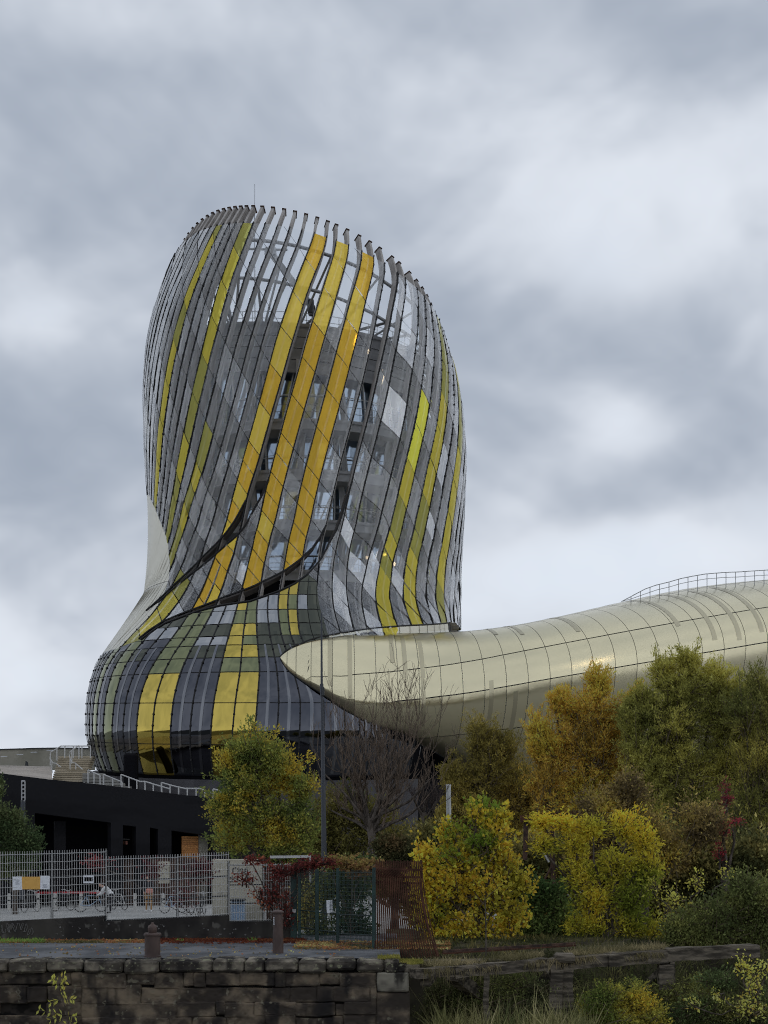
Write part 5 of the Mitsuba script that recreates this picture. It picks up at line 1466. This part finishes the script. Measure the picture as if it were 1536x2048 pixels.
plant('bank_shrub', 'yellow green shrub growing below the jetty beam left of its right hand post', 'shrub', (1235, 2090, 30.3), [(1210, 1990, 50, 30, .9), (1270, 1990, 36, 34, .7), (1225, 2035, 75, 34, 1.2), (1300, 2030, 50, 40), (1180, 2020, 30, 40, .5)],
      (0.060, 0.42), [(0.05, 0.07, 0.02), (0.10, 0.115, 0.03), (0.19, 0.17, 0.035), (0.30, 0.21, 0.03)], twigs=84, per=42, seed=33, spread=0.085, freq=1.3, trunk_r=0.04)
plant('bank_shrub', 'dark green bramble below the right end of the jetty', 'shrub', (1420, 2090, 30.6), [(1400, 2010, 60, 40), (1470, 2030, 60, 40), (1360, 2040, 50, 36), (1440, 1960, 50, 24, .5), (1530, 2020, 40, 60)],
      (0.060, 0.45), [(0.032, 0.044, 0.019), (0.07, 0.085, 0.032), (0.14, 0.13, 0.04)], twigs=98, per=36, seed=35, spread=0.11, freq=1.3, jitter=0.35, trunk_r=0.03)
plant('bank_shrub', 'pale green shrub seen under the middle of the jetty', 'shrub', (1010, 2080, 30.9), [(960, 1965, 50, 20, .6), (1040, 1965, 50, 24, .6), (1000, 2000, 80, 30), (920, 2010, 50, 40), (1090, 2020, 60, 40)], (0.055, 0.42), [(0.03, 0.036, 0.015), (0.065, 0.075, 0.028), (0.12, 0.12, 0.04)], twigs=77, per=33, seed=37, spread=0.12, jitter=0.35, trunk_r=0.03)
plant('gate_ivy', 'leafy green and brown ivy tangled behind the green gate', 'ivy', (675, 1890, 37.6), [(620, 1800, 34, 60, .8), (660, 1770, 36, 40, .8), (710, 1770, 40, 40), (700, 1830, 50, 50), (640, 1860, 40, 36, .7), (725, 1870, 30, 36, .6), (680, 1730, 50, 14, .6), (735, 1728, 30, 14, .4)],
      (0.080, 0.62), [(0.020, 0.034, 0.014), (0.05, 0.062, 0.024), (0.10, 0.105, 0.04), (0.19, 0.15, 0.04)], twigs=63, per=25, seed=39, spread=0.15, droop=0.2, jitter=0.4, trunk_r=0.03)
plant('red_creeper', 'dark red creeper spilling over the top of the fence beside the green gate', 'creeper', (560, 1870, 35.8), [(600, 1732, 34, 14, .8), (560, 1736, 34, 20, .8), (552, 1780, 30, 44, .6), (572, 1810, 16, 56, .5), (505, 1719, 44, 7, .4), (490, 1750, 34, 28, .25), (520, 1790, 24, 40, .3), (650, 1722, 34, 9, .5), (625, 1725, 20, 12, .4)],
      (0.070, 0.6), [(0.03, 0.012, 0.010), (0.06, 0.016, 0.015), (0.10, 0.028, 0.02), (0.24, 0.08, 0.03)], twigs=30, per=15, seed=41, spread=0.09, droop=0.35, jitter=0.3, trunk_r=0.015, twig_col=(0.045, 0.03, 0.026))
plant('red_creeper', 'thin wine red creeper behind the white fence wires left of the cream board', 'creeper', (400, 1870, 37.2), [(395, 1740, 45, 34, .9), (300, 1735, 30, 30, .5), (405, 1730, 22, 20, .4), (370, 1790, 40, 30, .4), (200, 1722, 36, 12, .4)],
      (0.065, 0.6), [(0.035, 0.012, 0.014), (0.075, 0.018, 0.02), (0.13, 0.03, 0.03)], twigs=36, per=14, seed=43, spread=0.12, droop=0.3, jitter=0.3, trunk_r=0.012, twig_col=(0.045, 0.03, 0.026))
plant('brown_creeper', 'brown and olive creeper heaped on top of the green gate', 'creeper', (700, 1880, 36.4), [(700, 1726, 30, 12, .7), (740, 1728, 30, 12, .7), (665, 1722, 18, 8, .3), (720, 1740, 44, 8, .4)],
      (0.085, 0.7), [(0.05, 0.03, 0.02), (0.11, 0.06, 0.03), (0.15, 0.13, 0.04)], twigs=34, per=15, seed=45, spread=0.09, droop=0.3, trunk_r=0.015)
plant('dark_bush', 'dark green bush behind the left end of the wire fence', 'bush', (30, 1800, 60), [(20, 1650, 40, 40), (50, 1680, 40, 34), (-20, 1640, 40, 60), (20, 1720, 60, 40), (-10, 1570, 14, 30, .2)], (0.11, 0.5), [(0.014, 0.022, 0.012), (0.03, 0.045, 0.02), (0.06, 0.07, 0.03)], twigs=120, per=51, seed=47, spread=0.18, jitter=0.35)
plant('leaning_bush', 'low dark bush between the bare tree and the maple', 'bush', (790, 1820, 44), [(800, 1700, 40, 34), (770, 1690, 24, 24, .6), (840, 1730, 34, 40), (800, 1760, 50, 40), (640, 1735, 40, 16, .4), (760, 1735, 60, 24, .7)], (0.1, 0.5), [(0.016, 0.022, 0.012), (0.04, 0.04, 0.018), (0.07, 0.045, 0.022)], twigs=88, per=36, seed=49, spread=0.15, jitter=0.35)
plant('red_ivy_trunk', 'dead trunk wrapped in crimson ivy standing in the bushes at the right', 'tree', (1450, 1800, 43.5), [(1452, 1590, 12, 40, .5), (1446, 1650, 14, 40, .6), (1440, 1700, 12, 30, .35), (1470, 1640, 22, 10, .2)],
      (0.07, 0.6), [(0.05, 0.014, 0.016), (0.12, 0.02, 0.028), (0.20, 0.035, 0.04)], twigs=34, per=16, seed=51, spread=0.07, trunk_r=0.12)


plant('bank_shrub', 'grey green shrub between the two leaning jetty posts', 'shrub', (1090, 2090, 30.6), [(1075, 2020, 44, 36), (1130, 2040, 40, 40), (1010, 2030, 40, 30, .7), (1085, 1975, 34, 18, .4)], (0.06, 0.4), [(0.04, 0.045, 0.022), (0.085, 0.09, 0.042), (0.16, 0.15, 0.07)], twigs=70, per=26, seed=61, spread=0.10, jitter=0.35, trunk_r=0.03)
plant('bank_shrub', 'dark low shrub beside the end of the quay wall', 'shrub', (900, 2090, 31.0), [(880, 1990, 40, 34), (930, 1975, 40, 24, .7), (860, 2040, 40, 40), (940, 2030, 50, 34)], (0.055, 0.45), [(0.02, 0.026, 0.012), (0.05, 0.056, 0.024), (0.11, 0.10, 0.045)], twigs=70, per=26, seed=63, spread=0.11, jitter=0.35, trunk_r=0.03)
plant('bank_shrub', 'mid green shrub directly behind the right hand jetty post', 'shrub', (1330, 2090, 31.4), [(1330, 1985, 50, 30), (1260, 1975, 40, 20, .5), (1400, 1970, 40, 24, .6), (1300, 2030, 40, 30)], (0.055, 0.45), [(0.03, 0.04, 0.016), (0.07, 0.08, 0.028), (0.13, 0.13, 0.04)], twigs=70, per=26, seed=65, spread=0.11, jitter=0.35, trunk_r=0.03)


# ---- the bare tree
def bare_tree(name, label, root, tips, n_main, seed, col=(0.17, 0.13, 0.10)):
    r = np.random.default_rng(seed)
    k = thing(name, label, 'tree')
    x, y, Y = root
    B = at(x, y, Y)
    fine = []

    def grow(p, d, length, rad, depth, out):
        pts, rs = [p], [rad]
        n = 5
        for i in range(n):
            d = d + r.normal(size=3) * 0.13 + np.array([0, 0, 0.07])
            d /= np.linalg.norm(d)
            p = p + d * length / n
            pts.append(p)
            rs.append(rad * (1 - 0.62 * (i + 1) / n))
        out.append((np.array(pts), rs))
        if depth == 0:
            return
        for q in range(r.integers(3, 6) if depth > 1 else r.integers(3, 7)):
            i = r.integers(1, n + 1)
            e = d * 0.8 + r.normal(size=3) * np.array([0.36, 0.4, 0.2]) + np.array([0, 0, 0.42])
            e /= np.linalg.norm(e)
            grow(pts[i], e, length * r.uniform(0.42, 0.66), max(rs[i] * 0.55, 0.0065), depth - 1, out)
    trunk_top = at(x + 2, y - 30, Y)
    fork = at(x - 6, y - 75, Y)
    obj('trunk', tube([B - [0, 0, 0.9], B, trunk_top, fork], [0.20, 0.17, 0.15, 0.11], 10), 'bark', k, smooth=True)
    for i in range(n_main):
        tx, ty = tips[i % len(tips)]
        T_ = at(tx, ty, Y + r.uniform(-1.5, 1.5))
        st_ = trunk_top + (fork - trunk_top) * r.uniform(0.2, 1.0)
        d = T_ - st_
        ln = np.linalg.norm(d)
        out = []
        d0 = d / ln + np.array([0.25 * np.sign(d[0]), 0, -0.15])
        grow(st_, d0 / np.linalg.norm(d0), ln * 0.68, 0.065, 3, out)
        obj('limb', tube(out[0][0], out[0][1], 6), 'bark', k, smooth=True)
        fine += out[1:]
    A = np.array([q[0][j] for q in fine for j in range(5)])
    C = np.array([q[0][j + 1] for q in fine for j in range(5)])
    ra = np.array([max(q[1][j], 0.0065) for q in fine for j in range(5)])
    rb = np.array([max(q[1][j + 1], 0.0055) for q in fine for j in range(5)])
    n = len(A)
    d = C - A
    d /= np.linalg.norm(d, axis=1, keepdims=True)
    s_ = np.cross(d, [0.3, 0.9, 0.2]); s_ /= np.linalg.norm(s_, axis=1, keepdims=True)
    w_ = np.cross(d, s_)
    an = np.arange(3) * 2.0944
    ringv = lambda P, R: P[:, None] + R[:, None, None] * (np.cos(an)[None, :, None] * s_[:, None] + np.sin(an)[None, :, None] * w_[:, None])
    V = np.concatenate([ringv(A, ra), ringv(C, rb)], 1).reshape(-1, 3)
    f = np.array([[0, 1, 4], [0, 4, 3], [1, 2, 5], [1, 5, 4], [2, 0, 3], [2, 3, 5]])
    m = trimesh.Trimesh(V, (np.arange(n)[:, None, None] * 6 + f[None]).reshape(-1, 3), process=False)
    obj('twigs', m, 'twig', k, color=np.tile(col, (len(V), 1)) * np.repeat(np.exp(r.normal(0, .2, n)), 6)[:, None], kind='stuff')
    return k


bare_tree('bare_tree', 'bare leafless tree with fine grey brown twigs right of the lamp post', (744, 1712, 46), [(760, 1400), (820, 1405), (700, 1440), (850, 1530), (675, 1560), (790, 1420), (730, 1390), (835, 1450), (690, 1480), (660, 1620), (860, 1570), (810, 1480), (715, 1400), (770, 1440), (745, 1420)], 20, 4)
bare_tree('bare_tree', 'thin leafless shrub with dark twigs between the bare tree and the white pole', (852, 1700, 50), [(850, 1560), (880, 1580), (830, 1580), (868, 1600)], 5, 8, (0.075, 0.06, 0.055))


# ---- grass, reeds, litter, moss
def blades(name, label, category, pts, h, w, pal, seed, lean=0.45, kind='stuff'):
    n = len(pts)
    d = vg.normal(size=(n, 3)) * lean + [0, 0, 1]
    L = h * np.exp(vg.normal(0, 0.35, n))
    m, c = leaves_mesh(pts, d, L, np.full(n, w) * np.exp(vg.normal(0, .2, n)), pick_colour(pts, pal, 1.3, seed, 0.25), 0.05)
    return tag(obj(name, m, 'leaf', None, color=c), label, category, None, kind)


def strip(xa, xb, Ya, Yb, n, zf):
    x = vg.uniform(xa, xb, n)
    Y = vg.uniform(Ya, Yb, n)
    p = np.stack([(x - 768) / F * Y, Y, 0 * x], 1)
    p[:, 2] = zf(x, Y) if callable(zf) else zf
    return p


TAN = [(0.05, 0.046, 0.022), (0.10, 0.085, 0.045), (0.17, 0.14, 0.08)]
jz = lambda x, Y: HC + (YH - np.interp(x, [820, 960, 1118, 1300, 1512], [1933, 1926, 1911, 1899, 1886])) / F * jy(x) - 0.02
px_ = vg.uniform(825, 1330, 5200)
yy_ = np.array([jy(q) for q in px_]) + vg.uniform(-0.16, 0.9, len(px_))
pz_ = np.array([jz(q, 0) for q in px_])
gp = np.stack([(px_ - 768) / F * yy_, yy_, pz_], 1)
dens = meshkit.noise(gp * np.array([1.6, 1.0, 0.0]) + 3, 5)
gp = gp[dens > 0.42]
blades('dry_grass', 'dry tan grass growing along the top of the timber jetty', 'grass', gp, 0.13, 0.010, TAN, 3, 0.7)
xr = strip(865, 1190, 29.2, 31.5, 3600, -2.0)
xr[:, 2] = -1.75 + 0.25 * vg.random(len(xr))
hx = vg.uniform(840, 1330, 900)
hy = np.array([jy(q_) for q_ in hx]) - 0.18
hg = np.stack([(hx - 768) / F * hy, hy, np.array([jz(q_, 0) for q_ in hx])], 1)
hg = hg[meshkit.noise(hg * np.array([2.2, 1.0, 0.0]) + 8, 5) > 0.55]
m, c = leaves_mesh(hg, vg.normal(size=(len(hg), 3)) * [0.4, 0.2, 0.2] + [0, -0.3, -1.0], 0.2 * np.exp(vg.normal(0, .4, len(hg))), np.full(len(hg), 0.012), pick_colour(hg, TAN, 1.3, 6), 0.05)
tag(obj('hanging_grass', m, 'leaf', None, color=c), 'dry grass hanging over the front of the jetty beams', 'grass', None, 'stuff')
blades('reeds', 'tall pale reeds and grass growing under the jetty', 'reeds', xr, 0.48, 0.018, [(0.05, 0.06, 0.025), (0.14, 0.135, 0.06), (0.20, 0.175, 0.10)], 5, 0.5)
blades('green_weeds', 'patch of bright green weeds at the foot of the low wall', 'weeds', np.vstack([strip(-60, 88, 34.4, 35.3, 1500, 0.0), strip(350, 366, 34.9, 35.4, 50, 0.0), strip(500, 512, 34.9, 35.5, 90, 0.0)]), 0.07, 0.022, [(0.04, 0.07, 0.02), (0.10, 0.15, 0.035)], 7, 0.8)
lz = lambda x, Y: 0.012 + 0 * x
pr = strip(300, 610, 34.1, 35.8, 3600, 0.014)
pr = pr[vg.random(len(pr)) < np.clip((pr[:, 1] - 33.9) / 1.4, 0, 1) ** 1.5]
d_ = vg.normal(size=(len(pr), 3)) * [1, 1, 0.22]
m, c = leaves_mesh(pr, d_, np.full(len(pr), 0.075), np.full(len(pr), 0.05), pick_colour(pr, [(0.035, 0.014, 0.010), (0.07, 0.02, 0.012), (0.10, 0.045, 0.02)], 1.5, 9), 0.2)
tag(obj('leaf_litter', m, 'leaf', None, color=c), 'rust red fallen leaves drifted along the foot of the low wall', 'leaves', None, 'stuff')
pr = np.vstack([strip(-80, 320, 34.4, 35.5, 2600, 0.014), strip(590, 900, 32.4, 35.0, 3000, 0.016), strip(-80, 700, 30.4, 34, 260, 0.014)])
d_ = vg.normal(size=(len(pr), 3)) * [1, 1, 0.25]
m, c = leaves_mesh(pr, d_, np.full(len(pr), 0.06), np.full(len(pr), 0.04), pick_colour(pr, [(0.05, 0.045, 0.02), (0.12, 0.085, 0.035), (0.16, 0.06, 0.03), (0.22, 0.18, 0.07)], 1.5, 10), 0.2)
tag(obj('leaf_litter', m, 'leaf', None, color=c), 'brown and olive fallen leaves scattered over the quay and by the green gate', 'leaves', None, 'stuff')
mz = strip(756, 846, 29.2, 30.2, 3600, 0.0)
mz[:, 2] = np.where(mz[:, 0] > sx(800), -0.07, 0.02) + 0.03 * meshkit.noise(mz * 5, 2)
mz = mz[meshkit.noise(mz * 3.0, 4) > 0.36]
blades('moss', 'yellow green moss on the corner stones where quay and jetty meet', 'moss', mz, 0.035, 0.014, [(0.06, 0.062, 0.016), (0.13, 0.12, 0.03), (0.17, 0.14, 0.06)], 11, 0.8)
bk = strip(840, 1560, 33.0, 41, 9000, lambda x, Y: -0.28 + 0.25 * np.clip((Y - 32.6) / 2, 0, 1))
blades('bank_grass', 'short dark grass and dead leaves covering the bank', 'grass', bk, 0.14, 0.03, [(0.018, 0.022, 0.010), (0.045, 0.045, 0.018), (0.09, 0.075, 0.03)], 13, 0.9)
sl = strip(850, 1545, 31.2, 33.3, 9000, 0.0)
sl[:, 2] = -1.7 * np.clip((33.2 - sl[:, 1]) / 2.0, 0, 1) - 0.30
blades('bank_grass', 'rough green and brown grass on the slope behind the jetty posts', 'grass', sl, 0.22, 0.022, [(0.018, 0.022, 0.010), (0.05, 0.055, 0.022), (0.11, 0.10, 0.045)], 17, 0.9)
# the sapling stem before the maple and the sprout on the quay wall
tag(obj('sapling_stem', tube([at(972, 1912, 31.6), at(972, 1860, 31.65), at(970, 1790, 31.7)], [0.020, 0.016, 0.011], 7), 'bark', smooth=True), 'thin grey sapling stem standing before the maple on the jetty', 'stem')
sp = thing('wall_sprout', 'small ash seedling with yellow leaves growing out of the quay wall', 'plant')
SY = 29.2
st_pts = [(139, 2060), (134, 2030), (128, 2008), (121, 1988), (116, 1965), (122, 1950)]
obj('stem', tube([at(x, y, SY) for x, y in st_pts], [0.010, 0.009, 0.008, 0.006, 0.005, 0.003], 6), 'bark', sp)
FR = [((133, 2030), (76, 2020), 5), ((133, 2032), (150, 2033), 3), ((124, 1998), (146, 1998), 4), ((122, 1998), (101, 2006), 3), ((118, 1972), (103, 1958), 3), ((118, 1975), (130, 1962), 3), ((119, 1962), (108, 1958), 2), ((120, 1958), (129, 1949), 2), ((136, 2044), (128, 2052), 2), ((137, 2044), (147, 2048), 2), ((131, 2030), (100, 2040), 3), ((117, 1985), (128, 1980), 2)]
sc = SY / F
for (a, b, n) in FR:
    A, Bp = at(*a, SY), at(*b, SY - 0.1)
    obj('leaf_stalk', bar(A, Bp, 0.0035, 4), 'bark', sp)
    for i in range(n):
        for sgn in (-1, 1):
            p = A + (Bp - A) * ((i + 0.8) / n)
            d = (Bp - A) / np.linalg.norm(Bp - A) * 0.5 + np.array([0.3 * vg.normal(), 0.3 * vg.normal(), 0.75 * sgn - 0.35])
            pp = np.array([p])
            m, c = leaves_mesh(pp, np.array([d]), np.array([0.125]), np.array([0.055]), pick_colour(pp, [(0.22, 0.22, 0.05), (0.34, 0.30, 0.07), (0.38, 0.26, 0.05)], 9, 5, 0.15), 0.15)
            obj('leaflet', m, 'leaf', sp, color=c)
